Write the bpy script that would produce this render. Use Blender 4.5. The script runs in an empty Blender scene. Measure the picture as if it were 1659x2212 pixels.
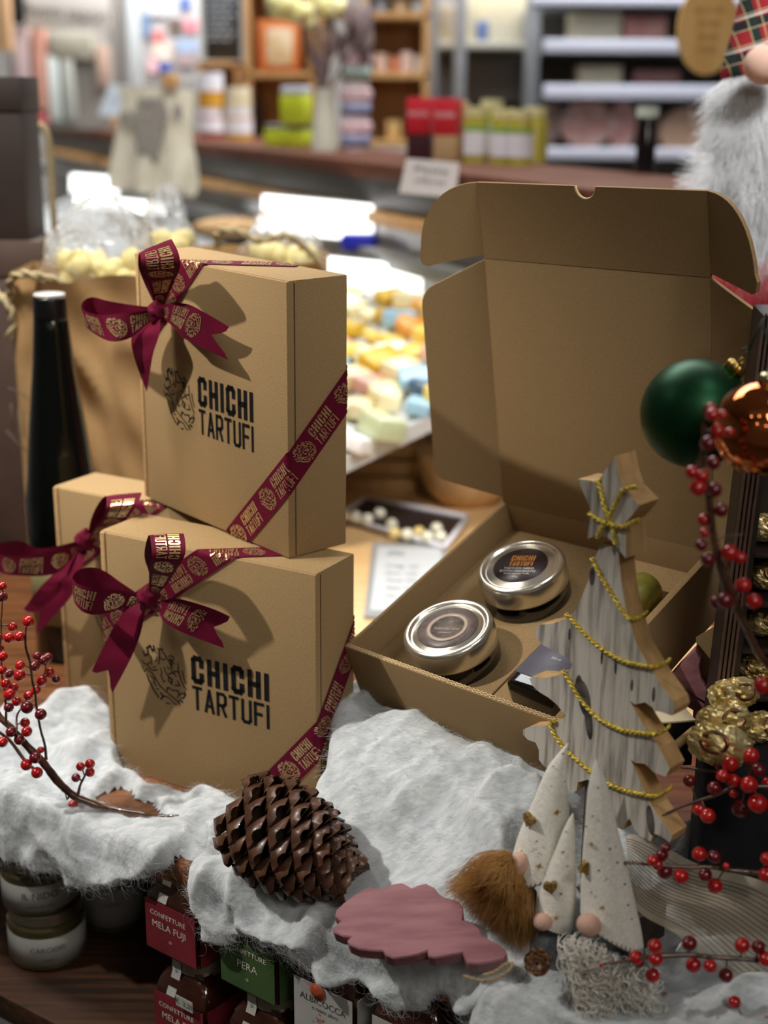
import bpy, bmesh, math, random
import numpy as np
from mathutils import Vector, Matrix, noise
R_ = math.radians
SC = bpy.context.scene
COL = SC.collection

# ---------------------------------------------------------------- camera
F_PX, PITCH, ROLL, CAM_H = 2982.9, 0.2948, 0.0067, 0.5343
fw = Vector((0, math.cos(PITCH), -math.sin(PITCH)))
rt0 = Vector((1, 0, 0)); up0 = rt0.cross(fw)
rt = math.cos(ROLL)*rt0 + math.sin(ROLL)*up0
up = -math.sin(ROLL)*rt0 + math.cos(ROLL)*up0
cam_d = bpy.data.cameras.new('camera')
cam = bpy.data.objects.new('camera', cam_d); COL.objects.link(cam)
m = Matrix.Identity(4)
for i in range(3):
    m[i][0] = rt[i]; m[i][1] = up[i]; m[i][2] = -fw[i]
m[2][3] = CAM_H
cam.matrix_world = m
cam_d.sensor_fit = 'VERTICAL'; cam_d.sensor_height = 36.0
cam_d.lens = F_PX/2212*36.0
cam_d.clip_start = 0.02; cam_d.clip_end = 60
cam_d.dof.use_dof = True
cam_d.dof.focus_distance = 0.96
cam_d.dof.aperture_fstop = 4.2
SC.camera = cam

# ---------------------------------------------------------------- view + world
SC.view_settings.view_transform = 'Standard'
SC.view_settings.look = 'None'
SC.view_settings.gamma = 1.0
SC.view_settings.use_curve_mapping = False
SC.view_settings.exposure = 0.0
W = bpy.data.worlds.new('shop_ambient'); SC.world = W
W.use_nodes = True
W.node_tree.nodes['Background'].inputs[0].default_value = (0.9, 0.92, 1.0, 1)
W.node_tree.nodes['Background'].inputs[1].default_value = 0.30

# ---------------------------------------------------------------- lights
def aim(o, tgt):
    d = Vector(tgt) - o.location
    o.rotation_euler = d.to_track_quat('-Z', 'Y').to_euler()
def area(name, loc, tgt, sx, sy, power, col, spread=math.pi):
    l = bpy.data.lights.new(name, 'AREA'); l.shape = 'RECTANGLE'; l.size = sx; l.size_y = sy
    l.energy = power; l.color = col; l.spread = spread
    o = bpy.data.objects.new(name, l); COL.objects.link(o); o.location = loc; aim(o, tgt); return o
def spot(name, loc, tgt, power, col, ang, blend=0.5, rad=0.03):
    l = bpy.data.lights.new(name, 'SPOT'); l.energy = power; l.color = col
    l.spot_size = R_(ang); l.spot_blend = blend; l.shadow_soft_size = rad
    o = bpy.data.objects.new(name, l); COL.objects.link(o); o.location = loc; aim(o, tgt); return o
spot('key_spot_lamp', (-1.35, 0.70, 1.62), (-0.10, 1.0, 0.185), 124, (1.0, 0.95, 0.88), 24, 0.95, 0.026)
area('front_fill_lamp', (0.55, -0.35, 1.25), (0.1, 1.0, 0.1), 0.5, 0.3, 5.0, (1.0, 0.95, 0.88))  # unseen soft fill added from the front right
area('shelf_fill_lamp', (0.15, 1.95, 1.62), (0.12, 1.45, 0.2), 1.3, 0.35, 7.5, (1.0, 0.97, 0.93))  # unseen fill over the shelf, added for the beard and lid reflections
area('bag_fill_lamp', (-0.62, 1.05, 1.5), (-0.36, 1.42, 0.2), 0.25, 0.2, 2.6, (1.0, 0.95, 0.88), R_(55))  # added unseen, to brighten the paper bag
area('beard_fill_lamp', (0.62, 0.55, 1.55), (0.37, 1.33, 0.47), 0.4, 0.3, 2.2, (0.97, 0.98, 1.0), R_(50))  # added out of view to light the plush beard from the front
area('counter_ceiling_lamp', (0.1, 2.7, 1.7), (-0.1, 2.9, 0.0), 2.6, 1.0, 43, (0.96, 0.98, 1.0))
area('back_ceiling_lamp', (-0.2, 3.9, 1.72), (0.0, 5.0, 0.3), 3.2, 0.4, 115, (0.97, 0.98, 1.0))

# ---------------------------------------------------------------- pixel -> place
EYE = Vector((0, 0, CAM_H))
def ray(x, y): return fw + rt*((x-829.5)/F_PX) - up*((y-1106)/F_PX)
def PY(x, y, Y): d = ray(x, y); return EYE + d*(Y/d.y)
def PZ(x, y, Z=0.0): d = ray(x, y); return EYE + d*((Z-CAM_H)/d.z)
def PP(x, y, P0, N): d = ray(x, y); return EYE + d*((Vector(P0)-EYE).dot(N)/d.dot(N))
def to_px(p):
    d = Vector(p)-EYE; z = d.dot(fw)
    return 829.5+F_PX*d.dot(rt)/z, 1106-F_PX*d.dot(up)/z

# ---------------------------------------------------------------- materials
def srgb(r, g, b):
    f = lambda c: (c/255/12.92 if c/255 <= .04045 else ((c/255+.055)/1.055)**2.4)
    return (f(r), f(g), f(b), 1.0)
MATS = {}
def mat(name, c1, c2=None, rough=.6, metal=0.0, scale=20., stretch=(1, 1, 1), bump=0.0, bscale=None, detail=4,
        spec=None, sss=0.0, coat=0.0, sheen=0.0, trans=0.0, emit=None, estr=0.0, lo=.35, hi=.65, alpha=1.0, ior=None, bdist=0.001):
    if name in MATS: return MATS[name]
    M = bpy.data.materials.new(name); M.use_nodes = True
    nt = M.node_tree; b = nt.nodes['Principled BSDF']
    b.inputs['Roughness'].default_value = rough; b.inputs['Metallic'].default_value = metal
    if spec is not None: b.inputs['Specular IOR Level'].default_value = spec
    if sss: b.inputs['Subsurface Weight'].default_value = sss; b.inputs['Subsurface Radius'].default_value = (.01, .009, .008)
    if coat: b.inputs['Coat Weight'].default_value = coat; b.inputs['Coat Roughness'].default_value = .05
    if sheen: b.inputs['Sheen Weight'].default_value = sheen
    if trans: b.inputs['Transmission Weight'].default_value = trans
    if ior: b.inputs['IOR'].default_value = ior
    if alpha < 1: b.inputs['Alpha'].default_value = alpha
    if emit: b.inputs['Emission Color'].default_value = emit; b.inputs['Emission Strength'].default_value = estr
    tc = nt.nodes.new('ShaderNodeTexCoord'); mp = nt.nodes.new('ShaderNodeMapping')
    mp.inputs['Scale'].default_value = stretch
    nt.links.new(tc.outputs['Object'], mp.inputs[0])
    n = nt.nodes.new('ShaderNodeTexNoise'); n.inputs['Scale'].default_value = scale; n.inputs['Detail'].default_value = detail
    nt.links.new(mp.outputs[0], n.inputs[0])
    rp = nt.nodes.new('ShaderNodeValToRGB')
    rp.color_ramp.elements[0].position = lo; rp.color_ramp.elements[1].position = hi
    rp.color_ramp.elements[0].color = c1; rp.color_ramp.elements[1].color = c2 or c1
    nt.links.new(n.outputs[0], rp.inputs[0]); nt.links.new(rp.outputs[0], b.inputs['Base Color'])
    if bump:
        n2 = n
        if bscale:
            n2 = nt.nodes.new('ShaderNodeTexNoise'); n2.inputs['Scale'].default_value = bscale; n2.inputs['Detail'].default_value = 5
            nt.links.new(mp.outputs[0], n2.inputs[0])
        bp = nt.nodes.new('ShaderNodeBump'); bp.inputs['Strength'].default_value = bump; bp.inputs['Distance'].default_value = bdist
        nt.links.new(n2.outputs[0], bp.inputs['Height']); nt.links.new(bp.outputs[0], b.inputs['Normal'])
    MATS[name] = M; return M
KRAFT = mat('kraft_board', srgb(150, 122, 83), srgb(172, 144, 102), .85, scale=900, bump=.1, bscale=700, lo=.3, hi=.7, spec=.25)
KRAFT_IN = mat('kraft_liner', srgb(138, 113, 78), srgb(156, 130, 92), .9, scale=800, stretch=(1, 1, 3), bump=.1, bscale=600, lo=.3, hi=.7, spec=.2)
KEDGE = mat('corrugated_edge', srgb(120, 92, 58), srgb(206, 178, 132), .9, scale=500, lo=.45, hi=.55)
INK = mat('black_ink', srgb(22, 22, 24), rough=.6, spec=.2)
SATIN = mat('burgundy_satin', srgb(92, 16, 40), srgb(104, 20, 46), .6, scale=900, stretch=(1, 1, 1), bump=.1, spec=.08)
FOIL = mat('gold_foil_print', srgb(206, 174, 118), srgb(230, 200, 146), .34, .65, scale=200)
SILVER = mat('brushed_lid_metal', srgb(214, 208, 194), srgb(228, 223, 210), .24, .9, scale=60)
DKGLASS = mat('dark_glass', srgb(8, 9, 8), rough=.06, spec=.6, coat=1.0)
def grain(name, a, b, sc=(6, 60, 60), rough=.5, bump=.2, scale=3., coat=0): return mat(name, a, b, rough, scale=scale, stretch=sc, bump=bump, detail=6, coat=coat)
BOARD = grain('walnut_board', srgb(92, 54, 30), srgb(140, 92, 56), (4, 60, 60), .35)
LTWOOD = grain('pale_beech', srgb(205, 165, 110), srgb(226, 188, 134), (4, 30, 30), .45, .05)
CRATE = grain('crate_pine', srgb(190, 140, 84), srgb(212, 164, 104), (30, 30, 3), .6, .05)
GREYWOOD = mat('weathered_grey_bark', srgb(110, 103, 95), srgb(196, 190, 180), .85, scale=30, stretch=(6, 6, .55), bump=.5, bdist=.002, lo=.3, hi=.55, detail=9)
CUTWOOD = grain('cut_wood_edge', srgb(178, 138, 88), srgb(205, 168, 115), (30, 30, 4), .7, .1)
COTTON = mat('cotton_wool', srgb(194, 200, 204), srgb(218, 222, 224), 1.0, scale=90, stretch=(1, 2.5, 1), bump=.6, bscale=240, sss=.9, spec=.02, bdist=.002, sheen=.3)
COTTON.node_tree.nodes['Principled BSDF'].inputs['Subsurface Scale'].default_value = .6
FIBRE = mat('cotton_fibre', srgb(214, 219, 223), rough=.9, spec=.1)
STEM = mat('wet_twig_bark', srgb(58, 34, 22), srgb(98, 62, 42), .3, scale=120, bump=.5, coat=.6)
BERRY = mat('red_berry_skin', srgb(168, 16, 18), srgb(196, 26, 22), .2, scale=30, coat=.7)
BERRY_D = mat('dark_berry_skin', srgb(94, 14, 24), srgb(120, 18, 28), .25, scale=30, coat=.6)
GOLD = mat('crumpled_gold_foil', srgb(218, 188, 108), srgb(250, 232, 178), .3, .65, scale=60, bump=.5, bscale=260, bdist=.002)
def flat(name, c, rough=.6, **k): return mat(name, c, None, rough, **k)

# ---------------------------------------------------------------- mesh helpers
MW = {}          # own record of each parent's world matrix
def wm(o): return MW.get(o.name, Matrix.Identity(4))
def thing(name, label, cat, loc=(0, 0, 0), R=None, group=None):
    o = bpy.data.objects.new(name, None); COL.objects.link(o)
    o.empty_display_size = .02
    M = (R.to_4x4() if R else Matrix.Identity(4)); M.translation = Vector(loc)
    o.matrix_world = M; MW[o.name] = M.copy()
    o['label'] = label; o['category'] = cat
    if group: o['group'] = group
    return o
def rawmesh(name, V, F, mats, smooth=True, fm=None):
    me = bpy.data.meshes.new(name); me.from_pydata([tuple(v) for v in V], [], [tuple(f) for f in F])
    for M in (mats if isinstance(mats, (list, tuple)) else [mats]): me.materials.append(M)
    if fm: me.polygons.foreach_set('material_index', fm)
    me.polygons.foreach_set('use_smooth', [smooth]*len(me.polygons)); me.update(); return me
def part(name, VF, M, parent, world=False, smooth=True, label=None, kind=None, fm=None, auto=False):
    V, F = VF
    if world:
        inv = wm(parent).inverted(); V = [inv @ Vector(v) for v in V]
    me = rawmesh(name, V, F, M, smooth, fm)
    if auto: sharp(me)
    o = bpy.data.objects.new(name, me); COL.objects.link(o); o.parent = parent; MW[o.name] = wm(parent)
    if label: o['label'] = label
    if kind: o['kind'] = kind
    return o
def sharp(me, ang=35):
    bm = bmesh.new(); bm.from_mesh(me)
    for e in bm.edges:
        if len(e.link_faces) == 2 and e.calc_face_angle(0) > R_(ang): e.smooth = False
    bm.to_mesh(me); bm.free()
def single(name, VF, M, label, cat, group=None, kind=None, smooth=True, R=None, base=None, auto=False):
    V, F = VF
    V = [Vector(v) for v in V]
    if base is None:
        z0 = min(v.z for v in V)
        base = Vector((sum(v.x for v in V)/len(V), sum(v.y for v in V)/len(V), z0))
    Mx = (R.to_4x4() if R else Matrix.Identity(4)); Mx.translation = Vector(base); inv = Mx.inverted()
    me = rawmesh(name, [inv @ v for v in V], F, M, smooth)
    if auto: sharp(me)
    o = bpy.data.objects.new(name, me); COL.objects.link(o); o.matrix_world = Mx; MW[o.name] = Mx
    if label: o['label'] = label
    if cat: o['category'] = cat
    if group: o['group'] = group
    if kind: o['kind'] = kind
    return o
def struct(name, VF, M): return single(name, VF, M, None, None, kind='structure', smooth=False)
def join(*L):
    V = []; F = []
    for v, f in L:
        n = len(V); V += list(v); F += [tuple(i+n for i in q) for q in f]
    return V, F
def xf(VF, M): return [M @ Vector(v) for v in VF[0]], VF[1]
def frame(o, x, y, z):
    M = Matrix.Identity(4)
    for i in range(3): M[i][0] = x[i]; M[i][1] = y[i]; M[i][2] = z[i]; M[i][3] = o[i]
    return M
def box(x0, x1, y0, y1, z0, z1):
    V = [(x, y, z) for x in (x0, x1) for y in (y0, y1) for z in (z0, z1)]
    return V, [(0, 1, 3, 2), (4, 6, 7, 5), (0, 4, 5, 1), (2, 3, 7, 6), (0, 2, 6, 4), (1, 5, 7, 3)]
def rbox(x0, x1, y0, y1, z0, z1, r=.002, seg=2):
    bm = bmesh.new(); vs, fs = box(x0, x1, y0, y1, z0, z1)
    bv = [bm.verts.new(v) for v in vs]
    for f in fs: bm.faces.new([bv[i] for i in f])
    bmesh.ops.bevel(bm, geom=list(bm.edges), offset=r, segments=seg, profile=.5, affect='EDGES')
    bm.verts.ensure_lookup_table(); bm.verts.index_update()
    V = [v.co.copy() for v in bm.verts]; F = [[v.index for v in f.verts] for f in bm.faces]; bm.free(); return V, F
def lathe(prof, n=40, c=(0, 0, 0), power=2.0):
    """prof: list (r, z); power>2 makes the section squarer"""
    V = []; F = []
    def sup(a):
        ca, sa = math.cos(a), math.sin(a)
        if power == 2: return ca, sa
        k = (abs(ca)**power+abs(sa)**power)**(-1/power); return ca*k, sa*k
    for r, z in prof:
        for i in range(n):
            ca, sa = sup(2*math.pi*i/n); V.append((c[0]+r*ca, c[1]+r*sa, c[2]+z))
    for j in range(len(prof)-1):
        for i in range(n):
            a = j*n+i; b = j*n+(i+1) % n; F.append((a, b, b+n, a+n))
    if prof[0][0] > 1e-6: F.append(tuple(range(n-1, -1, -1)))
    if prof[-1][0] > 1e-6: F.append(tuple((len(prof)-1)*n+i for i in range(n)))
    return V, F
def catmull(P, n):
    P = [np.array(p, float) for p in P]; m_ = len(P); out = []
    for k in range(n):
        t = k/(n-1)*(m_-1); i = min(int(t), m_-2); f = t-i
        p0 = P[max(i-1, 0)]; p1 = P[i]; p2 = P[i+1]; p3 = P[min(i+2, m_-1)]
        out.append(.5*((2*p1)+(-p0+p2)*f+(2*p0-5*p1+4*p2-p3)*f*f+(-p0+3*p1-3*p2+p3)*f**3))
    return out
def tube(P, rad, n=8, res=None, caps=True):
    P = [Vector(p) for p in P]
    if not isinstance(rad, (list, tuple)): rad = [rad]*len(P)
    if res:
        Q = catmull([list(p)+[r] for p, r in zip(P, rad)], res)
        P = [Vector(q[:3]) for q in Q]; rad = [max(q[3], 1e-5) for q in Q]
    V = []; F = []; up_ = None
    for i, p in enumerate(P):
        d = (P[min(i+1, len(P)-1)]-P[max(i-1, 0)]).normalized()
        if up_ is None: up_ = d.orthogonal().normalized()
        up_ = (up_-d*up_.dot(d)).normalized(); s = d.cross(up_)
        for k in range(n):
            a = 2*math.pi*k/n; V.append(p+(up_*math.cos(a)+s*math.sin(a))*rad[i])
    for j in range(len(P)-1):
        for k in range(n):
            a = j*n+k; b = j*n+(k+1) % n; F.append((a, b, b+n, a+n))
    if caps: F.append(tuple(range(n-1, -1, -1))); F.append(tuple((len(P)-1)*n+k for k in range(n)))
    return V, F
def ellipsoid(c, rx, ry, rz, nu=24, nv=16, M=None, disp=None):
    V = []; F = []
    for j in range(nv+1):
        th = math.pi*j/nv
        for i in range(nu):
            a = 2*math.pi*i/nu
            v = Vector((math.sin(th)*math.cos(a), math.sin(th)*math.sin(a), math.cos(th)))
            k = 1+(disp(v) if disp else 0)
            v = Vector((v.x*rx*k, v.y*ry*k, v.z*rz*k))
            if M: v = M @ v
            V.append(Vector(c)+v)
    for j in range(nv):
        for i in range(nu):
            a = j*nu+i; b = j*nu+(i+1) % nu; F.append((a, a+nu, b+nu, b))
    return V, F
def extrude(poly, t, M=None, bev=0.0):
    """2-D outline (x, z) at y=0, extruded to y=t (bevelled rim), y points away from the face"""
    bm = bmesh.new(); vs = [bm.verts.new((p[0], 0, p[1])) for p in poly]
    f = bm.faces.new(vs); bm.normal_update()
    r = bmesh.ops.extrude_face_region(bm, geom=[f])
    for v in [g for g in r['geom'] if isinstance(g, bmesh.types.BMVert)]: v.co.y = t
    if bev:
        bmesh.ops.bevel(bm, geom=[e for e in bm.edges if abs(e.verts[0].co.y-e.verts[1].co.y) < 1e-7], offset=bev, segments=2, affect='EDGES', clamp_overlap=True)
    bmesh.ops.recalc_face_normals(bm, faces=bm.faces)
    bm.faces.ensure_lookup_table(); bmesh.ops.triangulate(bm, faces=[q for q in bm.faces if len(q.verts) > 4])
    bm.verts.index_update()
    V = [v.co.copy() for v in bm.verts]; F = [[v.index for v in q.verts] for q in bm.faces]; bm.free()
    return xf((V, F), M) if M else (V, F)
def strands(curves, rad, sides=3):
    """many thin hairs in one mesh; curves: list of lists of Vector"""
    V = []; F = []
    for c in curves:
        n0 = len(V); L = len(c)
        d = (c[-1]-c[0]); d = d.normalized() if d.length > 1e-9 else Vector((0, 0, 1))
        a = d.orthogonal().normalized(); b = d.cross(a)
        for i, p in enumerate(c):
            r = rad*(1-.75*i/(L-1))
            for k in range(sides):
                t = 2*math.pi*k/sides; V.append(p+(a*math.cos(t)+b*math.sin(t))*r)
        for i in range(L-1):
            for k in range(sides):
                q = n0+i*sides+k; w = n0+i*sides+(k+1) % sides; F.append((q, w, w+sides, q+sides))
    return V, F
def copy_tree(o, parent=None, loc=None, R=None):
    c = o.copy(); COL.objects.link(c); c.parent = parent
    if parent is None and loc is not None:
        M = (R.to_4x4() if R else Matrix.Identity(4)); M.translation = Vector(loc); c.matrix_world = M; MW[c.name] = M
    for ch in list(o.children): copy_tree(ch, c)
    return c

# ---------------------------------------------------------------- lettering
def glyph(ch, w, h):
    P = {'C': [[(w, .70*h), (w, .90*h), (.78*w, h), (.22*w, h), (0, .90*h), (0, .10*h), (.22*w, 0), (.78*w, 0), (w, .10*h), (w, .30*h)]],
         'H': [[(0, 0), (0, h)], [(w, 0), (w, h)], [(0, .5*h), (w, .5*h)]],
         'I': [[(0, 0), (0, h)]],
         'T': [[(.5*w, 0), (.5*w, h)], [(0, h), (w, h)]],
         'A': [[(0, 0), (.5*w, h), (w, 0)], [(.2*w, .27*h), (.8*w, .27*h)]],
         'R': [[(0, 0), (0, h), (.75*w, h), (w, .9*h), (w, .58*h), (.75*w, .46*h), (0, .46*h)], [(.5*w, .46*h), (w, 0)]],
         'U': [[(0, h), (0, .1*h), (.22*w, 0), (.78*w, 0), (w, .1*h), (w, h)]],
         'F': [[(0, 0), (0, h), (w, h)], [(0, .52*h), (.8*w, .52*h)]]}
    return P[ch]
def word(s, x0, x1, z0, z1, t):
    """strokes of a condensed word filling the rectangle"""
    n = sum(.0 if c == 'I' else 1 for c in s); k = len(s)
    gap = t*.75
    w = ((x1-x0)-k*t-(k-1)*gap)/n
    out = []; x = x0+t/2
    for c in s:
        for pl in glyph(c, w, z1-z0-t): out.append(([(x+p[0], z0+t/2+p[1]) for p in pl], t))
        x += (0 if c == 'I' else w)+t+gap
    return out
BR = """160,185 200,150 215,180 225,200 245,175 240,145|270,205 245,175|280,160 310,170 345,145|330,165 370,210 400,250 430,310 450,330|300,175 305,230 290,320|305,250 350,265 370,250|170,190 175,245 135,270|175,245 205,260 210,340|115,230 130,255|245,300 265,295 268,260|410,215 430,200 460,210 460,240|410,250 430,240 470,280|430,240 440,300|510,260 515,350 460,355|515,350 540,430 575,500|100,320 120,350 160,355 190,325|160,355 200,395 240,400 275,380|120,440 150,400 220,440 300,550 400,610 470,650 510,685|150,460 170,520 230,620 275,670|185,470 235,490 230,530 250,555|310,360 325,400 310,440 345,495 355,480|350,340 370,390 400,430 395,470 440,500|385,330 430,345 440,370|400,400 460,370 480,400|400,430 440,450 430,480|470,500 520,490 500,450|380,560 400,540 430,560 500,550|500,550 510,590 550,560 585,570|570,530 580,560 560,610 530,615|490,620 510,590|300,685 330,650 300,620|330,640 400,650 450,695 480,700|360,710 400,708|555,330 570,400 590,450|255,590 275,585|500,650 515,690|520,640 545,655|380,540 370,590|230,370 255,355|95,380 110,420|570,490 590,510"""
BRAIN = [[((float(q.split(',')[0])-345)/250, -(float(q.split(',')[1])-425)/290) for q in pl.split()] for pl in BR.split('|')]
def brain(cx, cz, rx, rz, t):
    return [([(cx+p[0]*rx, cz+p[1]*rz) for p in pl], t*(1.5 if i % 6 == 0 else 1)) for i, pl in enumerate(BRAIN)]
def stroke_mesh(strokes, mapf, step=.004, clip=None):
    V = []; F = []
    for pl, t in strokes:
        for a, b in zip(pl[:-1], pl[1:]):
            a = np.array(a); b = np.array(b); L = np.linalg.norm(b-a)
            if L < 1e-9: continue
            d = (b-a)/L; nrm = np.array([-d[1], d[0]])*t/2; a2 = a-d*t*.42; b2 = b+d*t*.42
            n = max(1, int(L/step)+0)
            idx = []
            for i in range(n+1):
                p = a2+(b2-a2)*i/n
                if clip and not (clip[0] <= p[0] <= clip[1]): idx.append(None); continue
                V.append(mapf(*(p+nrm))); V.append(mapf(*(p-nrm))); idx.append(len(V)-2)
            for i in range(n):
                if idx[i] is not None and idx[i+1] is not None: F.append((idx[i], idx[i]+1, idx[i+1]+1, idx[i+1]))
    return V, F
def text_vf(s, size, cx=0, cz=0, align='CENTER', maxw=None):
    cu = bpy.data.curves.new('lettering', 'FONT'); cu.body = s; cu.size = size; cu.align_x = align; cu.align_y = 'CENTER'; cu.resolution_u = 2
    o = bpy.data.objects.new('lettering', cu); COL.objects.link(o)
    dg = bpy.context.evaluated_depsgraph_get(); me = o.evaluated_get(dg).to_mesh()
    V = [(v.co.x, v.co.y) for v in me.vertices]; F = [tuple(p.vertices) for p in me.polygons]
    o.evaluated_get(dg).to_mesh_clear(); bpy.data.objects.remove(o); bpy.data.curves.remove(cu)
    if maxw and V:
        w = max(v[0] for v in V)-min(v[0] for v in V)
        if w > maxw: V = [(v[0]*maxw/w, v[1]) for v in V]
    return [(v[0]+cx, v[1]+cz) for v in V], F
def map2(VF, f): return [f(*v) for v in VF[0]], VF[1]
# ================================================================ the room
WALLM = mat('shop_wall_paint', srgb(150, 146, 140), srgb(158, 154, 148), .8, scale=3)
struct('floor', box(-3.6, 3.2, -1.6, 6.6, -1.05, -1.0), mat('floor_tile', srgb(92, 84, 76), srgb(104, 96, 88), .4, scale=4))
struct('ceiling', box(-3.6, 3.2, -1.6, 6.6, 1.9, 1.95), WALLM)
struct('wall_back', box(-3.6, 3.2, 6.5, 6.6, -1.0, 1.9), WALLM)
struct('wall_left', box(-3.6, -3.5, -1.6, 6.6, -1.0, 1.9), WALLM)
struct('wall_right', box(3.1, 3.2, -1.6, 6.6, -1.0, 1.9), WALLM)
struct('wall_front', box(-3.6, 3.2, -1.6, -1.5, -1.0, 1.9), mat('dim_front_wall', srgb(150, 142, 134), rough=.8))

# ---------------- display shelf the gift boxes stand on
ES = Vector((.83, -.56, 0)).normalized(); EG = Vector((-ES.y, ES.x, 0)); E0 = Vector((-.14, .88, 0))
def BT(s, t, z=0): return E0+ES*s+EG*t+Vector((0, 0, z))
def st(p): d = Vector(p)-E0; return d.dot(ES), d.dot(EG)
SM = frame(E0, ES, EG, Vector((0, 0, 1)))
ZLB = -.162; LB_T = st(PZ(60, 2181, ZLB))[1]
shelf = thing('display_shelf', 'dark walnut two-tier display shelf under the gift boxes, cotton snow and jam jars', 'shelf', (E0.x, E0.y, -.186))
part('top_board', xf(rbox(-.6, 1.0, 0, .42, -.026, 0, .003), SM), BOARD, shelf, True, auto=True)
part('lower_board', xf(rbox(-.6, 1.0, LB_T, .42, ZLB-.024, ZLB, .003), SM), grain('shade_darkened_board', srgb(48, 30, 20), srgb(84, 54, 34), (4, 60, 60), .5), shelf, True, auto=True)  # darker wood colour imitates the deep shade under the top board
part('back_panel', xf(box(-.6, 1.0, .40, .42, ZLB, -.026), SM), flat('shelf_back_dark', srgb(30, 24, 20)), shelf, True, smooth=False)
tb = thing('back_table', 'pale wooden table behind the display shelf, seen between the two kraft boxes', 'table', BT(.3, .8, -1.0))
part('table_top', xf(rbox(-1.0, .03, .43, 1.08, -.030, 0, .003), SM), LTWOOD, tb, True, auto=True)
part('table_extension', xf(rbox(.031, .24, .43, .90, -.030, 0, .003), SM), LTWOOD, tb, True, auto=True)
for s, t in ((-.95, .48), (.20, .48), (-.95, 1.03), (-.02, 1.03)):
    part('leg', xf(box(s-.03, s+.03, t-.03, t+.03, -1.0, -.03), SM), LTWOOD, tb, True, smooth=False)

# ================================================================ gift boxes
def RZ(a): return Matrix.Rotation(a, 3, 'Z')
def RX(a): return Matrix.Rotation(a, 3, 'X')
def RY(a): return Matrix.Rotation(a, 3, 'Y')
BW, BD, BH = .20, .2047, .0551
PER = .052
def ribbon_pattern(L, start, hw, flip=False):
    """strokes along a ribbon: brain, then the two words"""
    out = []; x = start
    k = hw/.0115
    while x < L+.03:
        out += [(pl, t) for pl, t in brain(x+.010*k, 0, .0088*k, .0090*k, .0006*k)]
        out += word('CHICHI', x+.022*k, x+.045*k, .0005*k, .0088*k, .00135*k)
        out += word('TARTUFI', x+.022*k, x+.045*k, -.0088*k, -.0008*k, .0008*k)
        x += PER*k
    if flip: out = [([(L-p[0], -p[1]) for p in pl], t) for pl, t in out]
    return out
def strap(name, p0, d, L, hw, fold, parent, start=0, flip=False, off=.0005):
    """flat ribbon in the unfolded plane of the box; fold maps (x, z, off) -> box-local"""
    d = np.array(d)/np.linalg.norm(d); nn = np.array([-d[1], d[0]]); p0 = np.array(p0)
    n = int(L/.0015); V = []; F = []
    for i in range(n+1):
        for j in range(7):
            q = p0+d*L*i/n+nn*hw*(j/3-1); V.append(fold(q[0], q[1], off))
    for i in range(n):
        for j in range(6): a = i*7+j; F.append((a, a+7, a+8, a+1))
    s = part(name, (V, F), SATIN, parent)
    def mp(u, v): q = p0+d*u+nn*v; return fold(q[0], q[1], off+.00025)
    part('gold_lettering', stroke_mesh(ribbon_pattern(L, start, hw, flip), mp, .003, (0, L)), FOIL, s, label='gold foil lettering CHICHI TARTUFI with wrinkled truffle emblem')
    return s
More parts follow.
